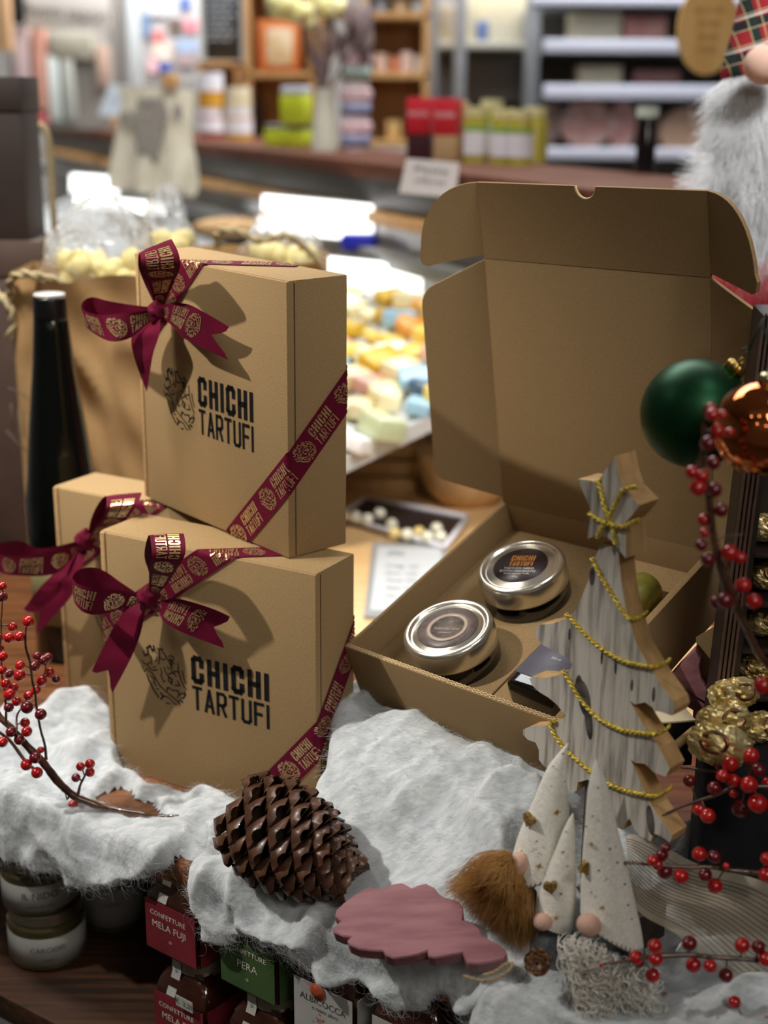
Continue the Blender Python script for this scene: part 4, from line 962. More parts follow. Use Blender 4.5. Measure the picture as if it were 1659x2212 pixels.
# --- middle gnome
Ym = .755
g2 = thing('felt_gnome', 'shortest gnome with grey felt body, between the other two pointed hats', 'gnome', PY(1185, 2125, Ym), group='felt gnomes with starred white hats')
part('felt_body', lathe([(0, 0), (.0125, .0012), (.0165, .010), (.0158, .024), (.0120, .038), (.004, .048), (0, .049)], 40, c=PY(1188, 2128, Ym+.004)), GFELT, g2, True, label='grey felt body')
hat, sf = gnome_hat(g2, [(1238,1757,1.5),(1233,1775,8),(1228,1800,15),(1221,1840,24),(1212,1890,35),(1204,1940,44),(1196,1985,48),(1192,2000,48)], Ym, .42, lean=-.002)
sparkle(hat, sf, [(1202, 1982, 6, 14), (1217, 1840, 4, 9), (1212, 1930, 3.5, 9)], [(1226, 1871, 2.2), (1177, 1889, 1.5), (1222, 1796, 1.8), (1200, 1870, 1)])
heart(hat, sf, 1190, 1914, .0088, -.25, -.25)
nose(g2, 1172, 1991, 25, 21, Ym-.012, .35)
# --- right gnome
Yr = .742
g3 = thing('felt_gnome', 'tallest gnome on the right with curly white beard and starred white hat', 'gnome', PY(1320, 2170, Yr), group='felt gnomes with starred white hats')
part('felt_body', lathe([(0, 0), (.020, .0015), (.0235, .012), (.022, .034), (.015, .050), (0, .056)], 40, c=PY(1325, 2190, Yr+.012)), GFELT, g3, True, label='grey felt body')
hat, sf = gnome_hat(g3, [(1287,1640,1.5),(1290,1665,12),(1293,1710,25),(1298,1780,37),(1304,1850,50),(1311,1920,63),(1318,1980,73),(1322,2020,78)], Yr, .62, lean=-.002)
sparkle(hat, sf, [(1278, 1823, 6.5, 14), (1302, 1960, 6.5, 10), (1282, 1762, 3, 8), (1278, 1927, 3, 8)], [(1266, 1785, 2.5), (1294, 1880, 3), (1318, 1834, 3), (1330, 1829, 2.5), (1334, 1863, 3), (1350, 1910, 3), (1357, 1955, 3), (1292, 1702, 2.5), (1294, 1655, 2), (1365, 1985, 2), (1264, 1772, 1.5), (1310, 1900, 1.5)])
heart(hat, sf, 1262, 1873, .0088, 1.3, .35)
nose(g3, 1272, 1998, 32, 27, Yr-.020, .45)
CURL = mat('curly_wool', srgb(238, 232, 218), srgb(250, 246, 238), .9, scale=80, sheen=.3)
def curl(rng):
    a = rng.random(); t0_ = rng.random()
    sx = 1232+a*150; ln = 60+120*rng.random()
    if rng.random() < .5: sx = 1225+rng.random()*60
    x = sx+t0_*50+(sx-1240)*.15; y = 2020+(sx-1232)*.50+t0_*215
    x += rng.gauss(0, 13)
    Y0 = Yr-.022+rng.uniform(-.008, .014); r = rng.uniform(.0022, .0050); w = rng.uniform(9, 15); P = []; ph_ = rng.random()*6
    drift = rng.uniform(-.2, .7)
    for k in range(22):
        t = k/21; p = PY(x+drift*ln*.4*t, y+ln*.5*t, Y0-.004*math.sin(t*3)); a2 = ph_+w*t
        P.append(p+Vector((math.cos(a2)*r, math.sin(a2)*r*.8, math.sin(a2*1.0+.6)*r*.7)))
    return P
lock(random.Random(7), None, curl, 1000, 22, .00050, CURL, g3, 'beard', 'curly white wool beard')

# ================================================================ baubles
def bauble(label, px, py, r_px, Y, M_, tilt, capM, hookM, string_to):
    c = PY(px, py, Y); r = r_px*(c-EYE).dot(fw)/F_PX
    d = Vector(tilt).normalized(); g = thing('bauble', label, 'bauble', c-Vector((0, 0, r)), group='glass baubles hanging from the chocolate carton')
    part('ball', ellipsoid(c, r, r, r, 64, 40), M_, g, True)
    z = d; x = z.orthogonal().normalized(); y = z.cross(x); Mx = frame(c, x, y, z); s = r/.036
    V, F = lathe([(.0066*s, r-.0010), (.0068*s, r+.004*s), (.0062*s, r+.0062*s), (.0045*s, r+.0072*s), (0, r+.0074*s)], 48)
    V = [Vector(v) for v in V]
    for v in V:                               # crimped skirt
        a = math.atan2(v.y, v.x); k = 1+.09*math.cos(12*a)*(1 if v.z < r+.0060*s else 0); v.x *= k; v.y *= k
    cap = part('metal_cap', xf((V, F), Mx), capM, g, True)
    R2 = .0024*s
    part('loop', tube([Mx @ Vector((R2*math.cos(a), 0, r+.0085*s+R2*1.3*math.sin(a))) for a in [2*math.pi*k/20 for k in range(21)]], .0004*s, 6), capM, cap, True)
    p0 = Mx @ Vector((0, 0, r+.0108*s))
    part('hook', tube([p0+Vector((-.002, 0, -.001)), p0, p0+Vector((.001, 0, .003)), p0+Vector((.0028, 0, .0048)), p0+Vector((.001, 0, .0062)), p0+Vector((-.0012, 0, .0052))], .00055, 6, 30), hookM, g, True)
    part('string', tube([p0+Vector((.0028, 0, .0048)), PY(*string_to)], .0006, 6), hookM, g, True)
    return g
CAPG = mat('gold_cap', srgb(188, 158, 82), srgb(214, 184, 110), .2, 1.0, scale=80); TEAL = flat('dark_green_wire', srgb(20, 44, 48), .5)
bauble('large matt dark green bauble hanging in front of the open lid', 1502, 893, 118, .81, mat('green_matt_metal', srgb(16, 62, 34), srgb(20, 70, 40), .42, .75, scale=900, bump=.05), (.58, -.1, .80), CAPG, TEAL, (1648, 690, .80))
bauble('shiny copper bauble partly overlapping the green one at right edge', 1641, 924, 102, .75, mat('copper_mirror', srgb(206, 118, 66), srgb(212, 124, 72), .04, 1.0, scale=40), (.05, -.1, 1), mat('pale_cap', srgb(214, 200, 160), rough=.2, metal=1.0), TEAL, (1646, 700, .752))

# ================================================================ chocolate carton with gold pralines
cu = Vector((math.cos(-.12), math.sin(-.12), 0)); 
K0 = PY(1585, 1470, .845); K0 = K0+(Vector((-.038, 0, -1))*(K0.z-.03))
cz1 = PY(1645, 680, .845).z
cm = frame(K0, cu, Vector((-cu.y, cu.x, 0)), Vector((.038, 0, 1)).normalized())
CARD = mat('brown_black_card', srgb(36, 26, 24), srgb(44, 32, 28), .45, scale=60)
carton = thing('chocolate_carton', 'tall dark brown carton at right edge filled with gold wrapped chocolates', 'carton', K0)
H_ = cz1-K0.z
part('back_panel', xf(box(0, .20, .042, .045, 0, H_), cm), CARD, carton, True, smooth=False)
part('side_panel', xf(box(0, .003, 0, .042, 0, H_), cm), CARD, carton, True, smooth=False)
part('base_panel', xf(box(.003, .20, 0, .042, 0, .003), cm), CARD, carton, True, smooth=False)
RIB = mat('ribbed_edge_card', srgb(78, 58, 48), srgb(92, 70, 58), .4, scale=60)
for i in range(4):
    part('ribbed_strip', xf(rbox(-.0003-.0027*i-.0019, -.0003-.0027*i, -.002+.0012*i, .006, 0, H_, .0006), cm), RIB, carton, True, auto=True)
part('side_return', xf(box(-.0105, 0, .006, .045, 0, H_), cm), CARD, carton, True, smooth=False)
CHD = [(3, 'x')]
def praline_mesh(seed, s=.017):
    def dsp(v):
        q = v*3+Vector((seed*3.1, 0, 0)); a = noise.noise(q*1.4)*.10
        cr = 1-abs(noise.noise(q*2.6))*2; c2 = 1-abs(noise.noise(q*5.2))*2; return a+.09*cr+.05*c2
    V, F = ellipsoid((0, 0, 0), s, s, s*.74, 34, 22, disp=dsp)
    out = []
    for v in V:                               # squarish lump
        k = (abs(v.x/s)**3.2+abs(v.y/s)**3.2+abs(v.z/s/.74)**3.2)**(1/3.2); k = max(k, .3)
        out.append(Vector(v)*(.55+.45/k*(v.length/s if v.length > 0 else 1)))
    return rawmesh('foil_wrap', [v+Vector((noise.noise(v*900), noise.noise(v*900+Vector((5, 0, 0))), noise.noise(v*900+Vector((0, 5, 0)))))*.0011 for v in out], F, GOLD, False)
PR = [praline_mesh(k) for k in range(4)]
LBL = mat('brown_foil_label', srgb(96, 58, 40), srgb(150, 92, 62), .25, .8, scale=120, bump=.5)
def praline(label, px, py, Y, size_px, k, rot):
    c = PY(px, py, Y); s = size_px*Y/F_PX/.034
    if px > 1630 and py < 1500:
        zc_ = c.z-.0126*s-K0.z-.0022
        part('shelf_panel', xf(box(.003, .20, -.002, .042, zc_-.002, zc_), cm), CARD, carton, True, smooth=False)
    g = thing('gold_chocolate', label, 'chocolate', c-Vector((0, 0, .0126*s)), Matrix.Rotation(rot, 3, 'Z') @ Matrix.Rotation(R_(-28), 3, 'X'), group='gold foil wrapped chocolates')
    o = bpy.data.objects.new('foil_wrap', PR[k % 4]); COL.objects.link(o); o.parent = g; o.scale = (s, s, s); o.location = (0, 0, .0126*s)
    R1 = .0088*s
    lab = part('round_label', xf(lathe([(R1, 0), (R1, .0012*s), (R1*.8, .0020*s), (R1*.72, .0012*s), (0, .0014*s)], 40), Matrix.Translation((0, -.0158*s, .0126*s)) @ Matrix.Rotation(math.pi/2, 4, 'X') @ Matrix.Scale(.8, 4, (0, 1, 0))), LBL, g, label='round brown foil label')
    def ring(u, v, zz=-.0158*s-.0024*s): 
        a = -u/(R1*.86)+math.pi/2; r = R1*.86+v; return Vector((r*math.cos(a), zz, .0126*s+r*math.sin(a)*.8))
    T_ = text_vf('CIOCCOLATO', .0024*s, 0, 0)
    part('label_lettering', map2(T_, ring), mat('pale_gold_print', srgb(214, 190, 140), rough=.4, metal=.5), lab, label='pale lettering CIOCCOLATO')
for a in (('gold chocolate lowest and nearest, below its round brown label the berries begin', 1550, 1612, .785, 138, 0, -.5),
          ('gold chocolate tucked behind the nearest one, top just showing', 1572, 1560, .81, 116, 1, .2),
          ('crumpled bright gold chocolate in the middle of the pile by the ribbed carton edge', 1594, 1502, .825, 104, 2, .4),
          ('gold chocolate above the bright crumpled one, inside the carton', 1632, 1446, .863, 86, 3, -.3),
          ('gold chocolate with wide round label inside the carton at stem height', 1660, 1345, .863, 90, 1, .1),
          ('gold chocolate at right edge with green ring label, just under the carton shelf', 1668, 1245, .863, 90, 2, -.1),
          ('copper toned chocolate on the carton shelf at right edge', 1664, 1140, .863, 88, 0, .2),
          ('gold chocolate at right edge behind the berries', 1642, 1575, .82, 100, 3, .7)):
    praline(*a)
pz = [c for c in bpy.data.objects if c.name.startswith('gold_chocolate')]
# dark box and stick by the tree foot
dk = thing('dark_small_box', 'small black box with cream top between the grey tree and chocolates', 'box', PY(1450, 1625, .86))
fb, Mb2 = plane_conv(PY(1440, 1570, .86), (math.cos(.15), math.sin(.15), 0))
a0 = fb(1392, 1560); a1 = fb(1497, 1625); 
part('box_body', xf(rbox(a0[0], a1[0], 0, .05, a1[1]-.01, a0[1]-.002, .001), Mb2), flat('near_black_card', srgb(24, 18, 20), .4), dk, True, auto=True)
part('box_top', xf(rbox(a0[0], a1[0], -.001, .051, a0[1]-.002, a0[1], .0008), Mb2), flat('cream_card', srgb(214, 200, 166), .7), dk, True, auto=True, label='cream top')
single('wooden_stick', tube([PY(1440, 1628, .835), PY(1500, 1578, .85)], .0032, 8), CUTWOOD, 'thin pale wooden stick slanting between grey tree and nearest gold chocolate', 'stick')
CLZ = PY(1550, 1612, .785).z-.0126*138*.785/F_PX/.034-.008
single('dark_fabric', xf(rbox(-.022, .2, -.048, .008, 0, CLZ, .010, 3), frame(Vector((PY(1560, 1820, .83).x, .83, .008)), cu, Vector((-cu.y, cu.x, 0)), Vector((0, 0, 1)))), mat('black_cloth', srgb(14, 14, 20), srgb(22, 22, 28), .9, scale=100, bump=.3), 'black cloth bundle under the gold chocolates at right', 'cloth')
# sheer ribbon
SHEER = mat('sheer_ribbon', srgb(190, 178, 156), srgb(204, 192, 170), .5, scale=30, alpha=.55, sheen=.4)
e1 = [PY(1350, 1800, .775), PY(1430, 1832, .77), PY(1520, 1862, .775), PY(1620, 1900, .77), PY(1720, 1945, .77)]
e2 = [PY(1355, 1930, .745), PY(1400, 1980, .735), PY(1480, 2040, .73), PY(1570, 2110, .725), PY(1680, 2190, .72)]
A_ = catmull([list(p) for p in e1], 60); B_ = catmull([list(p) for p in e2], 60); V = []; F = []
for i in range(60):
    for j in range(13):
        p = Vector(A_[i]*(1-j/12)+B_[i]*(j/12)); p += Vector((0, -.5, .8))*.005*math.sin(i*.16+j*.28); V.append(p)
for i in range(59):
    for j in range(12): a = i*13+j; F.append((a, a+13, a+14, a+1))
sr = single('sheer_ribbon', (V, F), SHEER, 'wide sheer cream ribbon with fine lines at lower right', 'ribbon')
LN = []
for k in range(17):
    P = []
    for i in range(0, 60, 3):
        t = .12+.76*k/16; p = Vector(A_[i]*(1-t)+B_[i]*t)+Vector((0, -.5, .8))*(.005*math.sin(i*.16+t*12*.28)+.0005); P.append(p)
    LN.append(tube(P, .00022, 4))
part('woven_line', join(*LN), flat('taupe_thread', srgb(120, 104, 84), .6), sr, True, kind='stuff')

# ================================================================ jam jars on the lower shelf
AMB = mat('dark_jam_glass', srgb(40, 18, 12), srgb(58, 28, 18), .12, scale=40, coat=.8)
OLV = mat('olive_paste_glass', srgb(70, 66, 40), srgb(84, 78, 50), .12, scale=40, coat=.8)
LIDM_ = mat('dull_tin_lid', srgb(150, 142, 124), srgb(164, 156, 138), .35, .8, scale=50)
PAPER = mat('white_label_paper', srgb(168, 167, 163), srgb(178, 177, 173), .7, scale=30)
TXG = flat('grey_lettering', srgb(84, 82, 80), .6)
def on_cyl(r, zc):
    return lambda u, v: Vector((r*math.sin(u/r), -r*math.cos(u/r), zc+v))
def round_jar(label, c, r, h, M_, txt, group, rot=0):
    g = thing('paste_jar', label, 'jar', c, Matrix.Rotation(rot, 3, 'Z'), group)
    part('glass_body', lathe([(0, 0), (r*.9, 0), (r, .003), (r, h*.74), (r*.9, h*.80), (r*.9, h*.84), (0, h*.84)], 48), M_, g, auto=True)
    part('lid', lathe([(r*.93, h*.82), (r*.95, h*.825), (r*.95, h*.985), (r*.92, h), (0, h)], 48), LIDM_, g, auto=True, label='tin lid')
    lb = part('paper_label', lathe([(r+.0003, h*.12), (r+.0004, h*.12), (r+.0004, h*.62), (r+.0003, h*.62)], 48), PAPER, g, label='wrap-round white label')
    part('label_lettering', join(*[map2(text_vf(s, sz, 0, 0), on_cyl(r+.0008, z)) for s, sz, z in txt]), TXG, lb)
    return g
def square_jar(label, c, w, h, LM, txt, txtM, body, rot, seal=True, tag=None, notch=None):
    g = thing('jam_jar', label, 'jar', c, Matrix.Rotation(rot, 3, 'Z'), 'square fruit spread jars on the lower shelf')
    V, F = lathe([(0, 0), (w*.80, 0), (w, .004), (w, h*.62), (w*.86, h*.76), (w*.66, h*.82), (w*.66, h*.88), (0, h*.88)], 48, power=9)
    part('glass_body', (V, F), body, g, auto=True)
    lid_ = part('lid', lathe([(w*.70, h*.84), (w*.73, h*.845), (w*.73, h*.98), (w*.70, h), (0, h)], 48), LIDM_, g, auto=True, label='tin lid')
    e = .0004; b0, b1 = h*.07, h*.60
    lb = part('paper_label', box(-w*.93, w*.93, -w-e-.0003, -w-e, b0, b1), LM, g, smooth=False)
    part('side_label', box(w+e, w+e+.0003, -w*.93, w*.93, b0, b1), LM, g, smooth=False)
    part('label_lettering', join(*[map2(text_vf(s, sz, x, z, maxw=1.7*w), lambda u, v: Vector((u, -w-e-.0006, v))) for s, sz, x, z in txt]), txtM, lb)
    if seal:
        P = [Vector((-w*.28, -w-e-.0005, h*.62)), Vector((-w*.28, -w*.86, h*.74)), Vector((-w*.28, -w*.745, h*.84)), Vector((-w*.28, -w*.745, h*.99)), Vector((-w*.28, 0, h+.0006))]
        V = []; F = []
        for p in P: V += [p-Vector((w*.16, 0, 0)), p+Vector((w*.16, 0, 0))]
        for i in range(4): F.append((2*i, 2*i+1, 2*i+3, 2*i+2))
        sl = part('paper_seal', (V, F), PAPER, g, label='white paper seal strip over the lid')
        T_ = text_vf('ITTICO RANCO', .0042, 0, 0)
        part('seal_lettering', map2(T_, lambda u, v: Vector((-w*.28+v, -w*.752-e, h*.80+u*.45+.001))), TXG, sl)
    return g
zl = ZLB
def at_t(px, py, t):     # point whose depth behind the shelf edge is t
    d = ray(px, py); k = ((E0+EG*t)-EYE).dot(EG)/d.dot(EG); return EYE+d*k
ga = 'round paste jars at the far left of the lower shelf'
cj = at_t(92, 2075, .012); r_ = 99*.96/F_PX
c0 = Vector((cj.x, cj.y+.02, zl)); hj = .047
round_jar('lower round jar with white label at far left of the lower shelf', c0, r_, hj+.004, OLV, (('CARCIOFI', .0065, .021), ('crema', .004, .012)), ga, .25)
round_jar('upper round jar with grey label, stacked at far left under the cotton', c0+Vector((-.003, 0, hj+.004)), r_*.97, hj, OLV, (('IL NIDO', .0085, .020), ('crema di olive', .004, .011)), ga, .25)
c1 = PZ(238, 2012, zl)+Vector((0, .02, 0))
round_jar('round jar in deep shade behind, between the left stack and red label jars', Vector((c1.x, c1.y, zl)), .027, .07, OLV, (('OLIVE', .005, .03),), ga, .2)
round_jar('upper round jar in deep shade behind the left stack', Vector((c1.x, c1.y, zl+.070)), .027, .052, OLV, (('OLIVE', .005, .024),), ga, .2)
RED = mat('red_label', srgb(112, 28, 38), srgb(124, 34, 44), .6, scale=40); GRN = mat('green_label', srgb(58, 84, 44), srgb(66, 92, 50), .6, scale=40)
WT = flat('cream_lettering', srgb(216, 206, 190), .6)
jr = R_(-47)
def jar_at(px_c, py_bot_front, z, t, w): # centre of a jar whose front bottom corner shows at that pixel
    p = PZ(px_c, py_bot_front, z); return p
w = .0275; hh = .078
for lab, px, z, LM, txt, txM, body, t_ in (
    ('upper square jar with red apple label, stacked at the middle left', 362, zl+hh, RED, (('CONFETTURE', .0058, -.002, .037), ('MELA FUJI', .0080, -.001, .028), ('*', .007, 0, .016)), WT, AMB, .0),
    ('lower square jar with red label and price tag under the upper apple jar', 372, zl, RED, (('CONFETTURE', .0058, -.002, .037), ('MELA FUJI', .0080, 0, .028)), WT, AMB, .0),
    ('upper square jar with green pear label under the cotton fringe', 526, zl+hh, GRN, (('CONFETTURE', .0058, 0, .037), ('PERA', .0085, 0, .026), ('*', .007, 0, .014)), WT, AMB, .0),
    ('lower dark jar under the green pear jar', 536, zl, GRN, (('PERA', .0085, 0, .026),), WT, AMB, .0),
    ('square jar with white apricot label beneath the pink tree', 690, zl+hh*.86, PAPER, (('ALBICOCCA', .0072, 0, .034), ('e nient altro', .0046, .002, .028)), TXG, AMB, .0),
    ('lower jar hidden under the white apricot jar', 690, zl-.010, PAPER, (('ALBICOCCA', .0072, 0, .034),), TXG, AMB, .0),
    ('square jar with white label at the right end, half under cotton', 868, zl+hh*.80, PAPER, (('MELA', .0080, -.006, .034), ('e nient altro', .0046, -.002, .026)), TXG, AMB, .0)):
    q = at_t(px, 2050, -.012); q2 = Vector((q.x, q.y, 0))+EG*w*1.2
    g = square_jar(lab, Vector((q2.x, q2.y, z)), w, hh, LM, txt, txM, body, jr+.18, seal=(LM is not PAPER))
    if LM is PAPER:
        part('printed_dots', join(*[ellipsoid((rngb.gauss(-.002, .004), -w-.0012, .020+rngb.gauss(0, .003)), .0005, .0002, .0005, 8, 6) for _ in range(18)]), flat('orange_dots', srgb(190, 88, 60), .6), g)
        part('printed_sprig', tube([(-.001, -w-.0011, .018), (.006, -w-.0011, .010), (.012, -w-.0011, .004)], .0003, 4), flat('orange_dots', None), g)
        part('orange_flap', xf(lathe([(.0065, 0), (.0065, .0003), (0, .0003)], 20), Matrix.Translation((-.004, -w-.0012, .0425)) @ Matrix.Rotation(math.pi/2, 4, 'X')), flat('orange_paper', srgb(196, 84, 50), .6), g, label='round orange sticker')
    if 'price tag' in lab:
        tg = part('price_tag', box(.002, .019, -w-.0045, -w-.004, .047, .056), PAPER, g, smooth=False, label='white price tag')
        part('tag_lettering', map2(text_vf('€  3,20', .0058, .0105, .0515), lambda u, v: Vector((u, -w-.0049, v))), TXG, tg)

# ================================================================ dark bottle and kraft bags at the left
cb = PY(136, 1100, 1.275); cb.z = .0
K = 1.275/F_PX*1.04
bot = thing('wine_bottle', 'tall dark green glass bottle with pale cap behind the back left box', 'bottle', cb)
ztop = PY(140, 636, 1.275).z
prof = [(0, 0), (.031, 0), (.034, .004), (.034, .16)]
for y, rp in ((1020, 70), (960, 64), (900, 57), (840, 50), (780, 43), (720, 38), (690, 35.5)): prof.append((rp*K, PY(136, y, 1.275).z))
prof += [(34*K, ztop-.022), (0, ztop-.022)]
part('glass_body', lathe(prof, 56), mat('bottle_green_glass', srgb(6, 10, 8), rough=.12, spec=.35, coat=.25), bot)
part('capsule', lathe([(35*K, ztop-.026), (35.5*K, ztop-.020), (34*K, ztop-.004), (33*K, ztop-.002), (0, ztop-.002)], 40), flat('black_capsule', srgb(12, 12, 14), .3), bot)
part('cap_top', lathe([(33*K, ztop-.002), (32*K, ztop+.001), (0, ztop+.001)], 40), flat('silver_foil', srgb(200, 198, 196), .3), bot, label='pale silver cap top')
part('label', lathe([(.0344, .04), (.0345, .04), (.0345, .105), (.0344, .105)], 48), mat('olive_label', srgb(120, 112, 74), srgb(134, 126, 86), .6, scale=40), bot, label='olive paper label')
part('emblem', xf(lathe([(.016, 0), (.016, .0004), (0, .0004)], 24), Matrix.Translation((0, -.0352, .075)) @ Matrix.Rotation(math.pi/2, 4, 'X')), flat('cream_print', srgb(200, 192, 170), .6), bot)

BAG = mat('kraft_bag_paper', srgb(166, 130, 84), srgb(184, 148, 100), .8, scale=14, bump=.25, bdist=.004)
ROPE = mat('pale_rope', srgb(150, 134, 98), srgb(186, 170, 132), .9, scale=260, bump=.6)
def paper_bag(label, corners, Y, depth, rope, seed, crease=.010, group=None):
    (x0, y0), (x1, y1) = corners
    g = thing('paper_bag', label, 'bag', Vector((PY((x0+x1)/2, y1, Y).x, Y+depth/2, .0)))
    a = PY(x0, y0, Y); b = PY(x1, y0, Y); zt = a.z; zb = .0
    V = []; F = []; n, mm = 40, 36
    for side in range(2):
        for i in range(n+1):
            for j in range(mm+1):
                u, v = i/n, j/mm; x = a.x+(b.x-a.x)*u; z = zb+(zt-zb)*v
                cr = crease*(1-abs(noise.noise(Vector((u*2.2, v*4.0+u*2, seed)))*2.2))*(.3+v*.7)*math.sin(math.pi*u)**.5
                V.append((x, Y+(depth if side else 0)-(cr if not side else -cr)+.004*math.sin(u*9+seed), z+(.004*math.sin(u*7+seed) if j == mm else 0)))
    st2 = (n+1)*(mm+1)
    for s_ in range(2):
        for i in range(n):
            for j in range(mm): q = s_*st2+i*(mm+1)+j; F.append((q, q+mm+1, q+mm+2, q+1))
    for i in (0, n):
        for j in range(mm): q = i*(mm+1)+j; F.append((q, q+1, q+1+st2, q+st2))
    part('bag_body', (V, F), BAG, g, True)
    for P in rope: twist([PY(*p) for p in P], .0042, ROPE, g, 'rope_handle', 12)
    return g
bg = paper_bag('tall kraft paper bag with rope handle behind the dark bottle', [(18, 598), (318, 1180)], 1.42, .10, [[(22, 640, 1.42), (24, 605, 1.41), (45, 592, 1.40), (80, 596, 1.40), (120, 606, 1.41), (150, 618, 1.42)], [(-40, 640, 1.47), (-10, 632, 1.44), (20, 660, 1.42), (28, 700, 1.42), (20, 730, 1.42)]], 2, .016)
f3, M3 = plane_conv(PY(60, 900, 1.398), (1, 0, 0))
part('printed_house', join(*[tube([Vector((PY(x, y, 1.396).x, 1.396, PY(x, y, 1.396).z)) for x, y in P], .0006, 4) for P in ([(18, 838), (40, 846), (60, 860), (82, 872)], [(24, 872), (26, 900), (30, 930)], [(40, 880), (42, 935), (52, 945), (50, 890), (40, 880)], [(62, 890), (63, 950), (76, 962), (75, 905), (62, 890)], [(14, 930), (40, 960), (80, 990)])]), flat('faded_grey_print', srgb(104, 92, 76), .8), bg, True)
bg2 = paper_bag('kraft paper bag with rope handle behind the upper gift box', [(300, 560), (700, 900)], 1.60, .12, [[(470, 535, 1.58), (468, 508, 1.57), (490, 496, 1.56), (530, 506, 1.56), (560, 520, 1.56), (610, 510, 1.57), (640, 520, 1.58), (672, 548, 1.59), (700, 580, 1.60)]], 5)
CELLO = mat('cellophane', srgb(250, 250, 250), rough=.1, trans=.9, ior=1.2, alpha=.5, bump=.9, scale=16, bdist=.01)
YEL = mat('yellow_sweets', srgb(214, 196, 120), srgb(236, 222, 156), .5, scale=60)
def cello_bag(label, c, rx, ry, rz, seed, tip):
    g = thing('cellophane_bag', label, 'sweets bag', c-Vector((0, 0, rz)))
    def dsp(v): return .16*noise.noise(v*2.3+Vector((seed, 0, 0)))+.10*(1-abs(noise.noise(v*5+Vector((0, seed, 0))))*2)+.7*max(0, v.z)**6*tip
    part('clear_film', ellipsoid(c, rx, ry, rz, 48, 32, disp=dsp), CELLO, g, True, smooth=False, label='crinkled clear cellophane')
    rr = random.Random(seed); L = []
    for k in range(64):
        p = c+Vector((rr.uniform(-.62, .62)*rx, rr.uniform(-.55, .3)*ry, rr.uniform(-.8, .30)*rz)); s_ = rr.uniform(.008, .014)
        o = part('sweet', ellipsoid(p, s_, s_*.8, s_, 10, 8, disp=lambda v: .12*noise.noise(v*2+p*9)), YEL, g, True)
    return g
cello_bag('crinkled cellophane bag of pale yellow sweets above the dark bottle', PY(222, 590, 1.47), .062, .045, .056, 3, .5)
cello_bag('second cellophane bag with yellow contents peeking over the upper box', PY(362, 540, 1.66), .034, .03, .045, 8, .9)
cello_bag('cellophane bag behind the rope handle at the right of upper box', PY(610, 560, 1.68), .050, .03, .035, 11, 1.2)
# chocolate-brown box far left
YB = 1.56
cl = PY(42, 165, YB); zb1 = PY(66, 520, YB).z
bb = thing('brown_gift_box', 'dark chocolate brown lidded box at the far left edge, upper of two', 'box', Vector((cl.x-.06, YB+.04, zb1)))
BRN = mat('brown_box_card', srgb(50, 40, 36), srgb(58, 46, 42), .6, scale=20)
part('box_body', rbox(cl.x-.16, cl.x-.002, YB+.002, YB+.08, zb1, cl.z-.02, .001), BRN, bb, True, auto=True)
part('lid', rbox(cl.x-.162, cl.x, YB, YB+.082, PY(66, 240, YB).z, cl.z, .001), BRN, bb, True, auto=True)
b2 = thing('brown_gift_box', 'second brown box at far left, carrying the darker lidded one', 'box', Vector((cl.x-.05, YB+.05, 0)))
BR2 = mat('brown_box_card_light', srgb(84, 68, 60), srgb(96, 78, 70), .6, scale=20)
x2 = PY(92, 560, YB).x
part('box_body', rbox(cl.x-.18, x2-.002, YB, YB+.09, 0, zb1-.03, .001), BR2, b2, True, auto=True)
part('lid', rbox(cl.x-.182, x2, YB-.002, YB+.092, zb1-.04, zb1, .001), BR2, b2, True, auto=True)
# pale rope-handled bag standing behind it
twb = thing('rope_handle_bag', 'pale bag handle loop rising behind the brown boxes', 'bag', PY(90, 560, 1.75)-Vector((0, 0, .25)))
part('handle', tube([PY(80, 560, 1.75), PY(78, 420, 1.75), PY(76, 300, 1.75), PY(86, 272, 1.75), PY(104, 300, 1.75), PY(112, 400, 1.75), PY(122, 560, 1.75)], .0045, 8, 60), ROPE, twb, True)
part('bag_body', rbox(PY(20, 560, 1.75).x, PY(128, 560, 1.75).x, 1.74, 1.84, 0, PY(20, 555, 1.75).z, .004), mat('pale_bag_paper', srgb(170, 156, 130), srgb(184, 170, 144), .8, scale=20), twb, True, auto=True)

# ================================================================ big plush gnome behind the lid
Yb = 1.33
bgn = thing('plush_gnome', 'large plush gnome with tartan hat and long white beard at right edge', 'gnome', Vector((PY(1680, 600, Yb).x, Yb+.06, 0)))
c_ = PY(1690, 640, Yb+.05); kb = Yb*1.03/F_PX
zc = PY(1690, 560, Yb).z
part('plush_body', lathe([(0, 0), (.060, .0), (.072, .03), (.074, .15), (.066, zc*.8), (.045, zc), (0, zc+.02)], 40, c=(c_.x, Yb+.06, 0)), mat('red_plush', srgb(150, 20, 34), srgb(176, 34, 46), .95, scale=120, bump=.6, sheen=.5), bgn, True, label='red plush body')
redf = mat('red_fur', srgb(168, 22, 38), srgb(190, 40, 52), .8, scale=40)
rg = random.Random(21); C = []
for _ in range(1600):
    x = 1530+rg.random()*170; y = 560+rg.random()*160; p = PY(x, y, Yb-.012+rg.uniform(-.004, .01)); d = Vector((rg.gauss(-.4, .4), -.3, -1)).normalized()
    C.append([p+d*.018*k/4+Vector((rg.gauss(0, .0005), 0, 0)) for k in range(5)])
part('plush_fur', strands(C, .00025), redf, bgn, True, kind='stuff', label='red fur fringe')
part('plush_skirt', ellipsoid(PY(1680, 640, Yb+.045), .066, .040, .045, 32, 20), mat('red_plush', None), bgn, True)
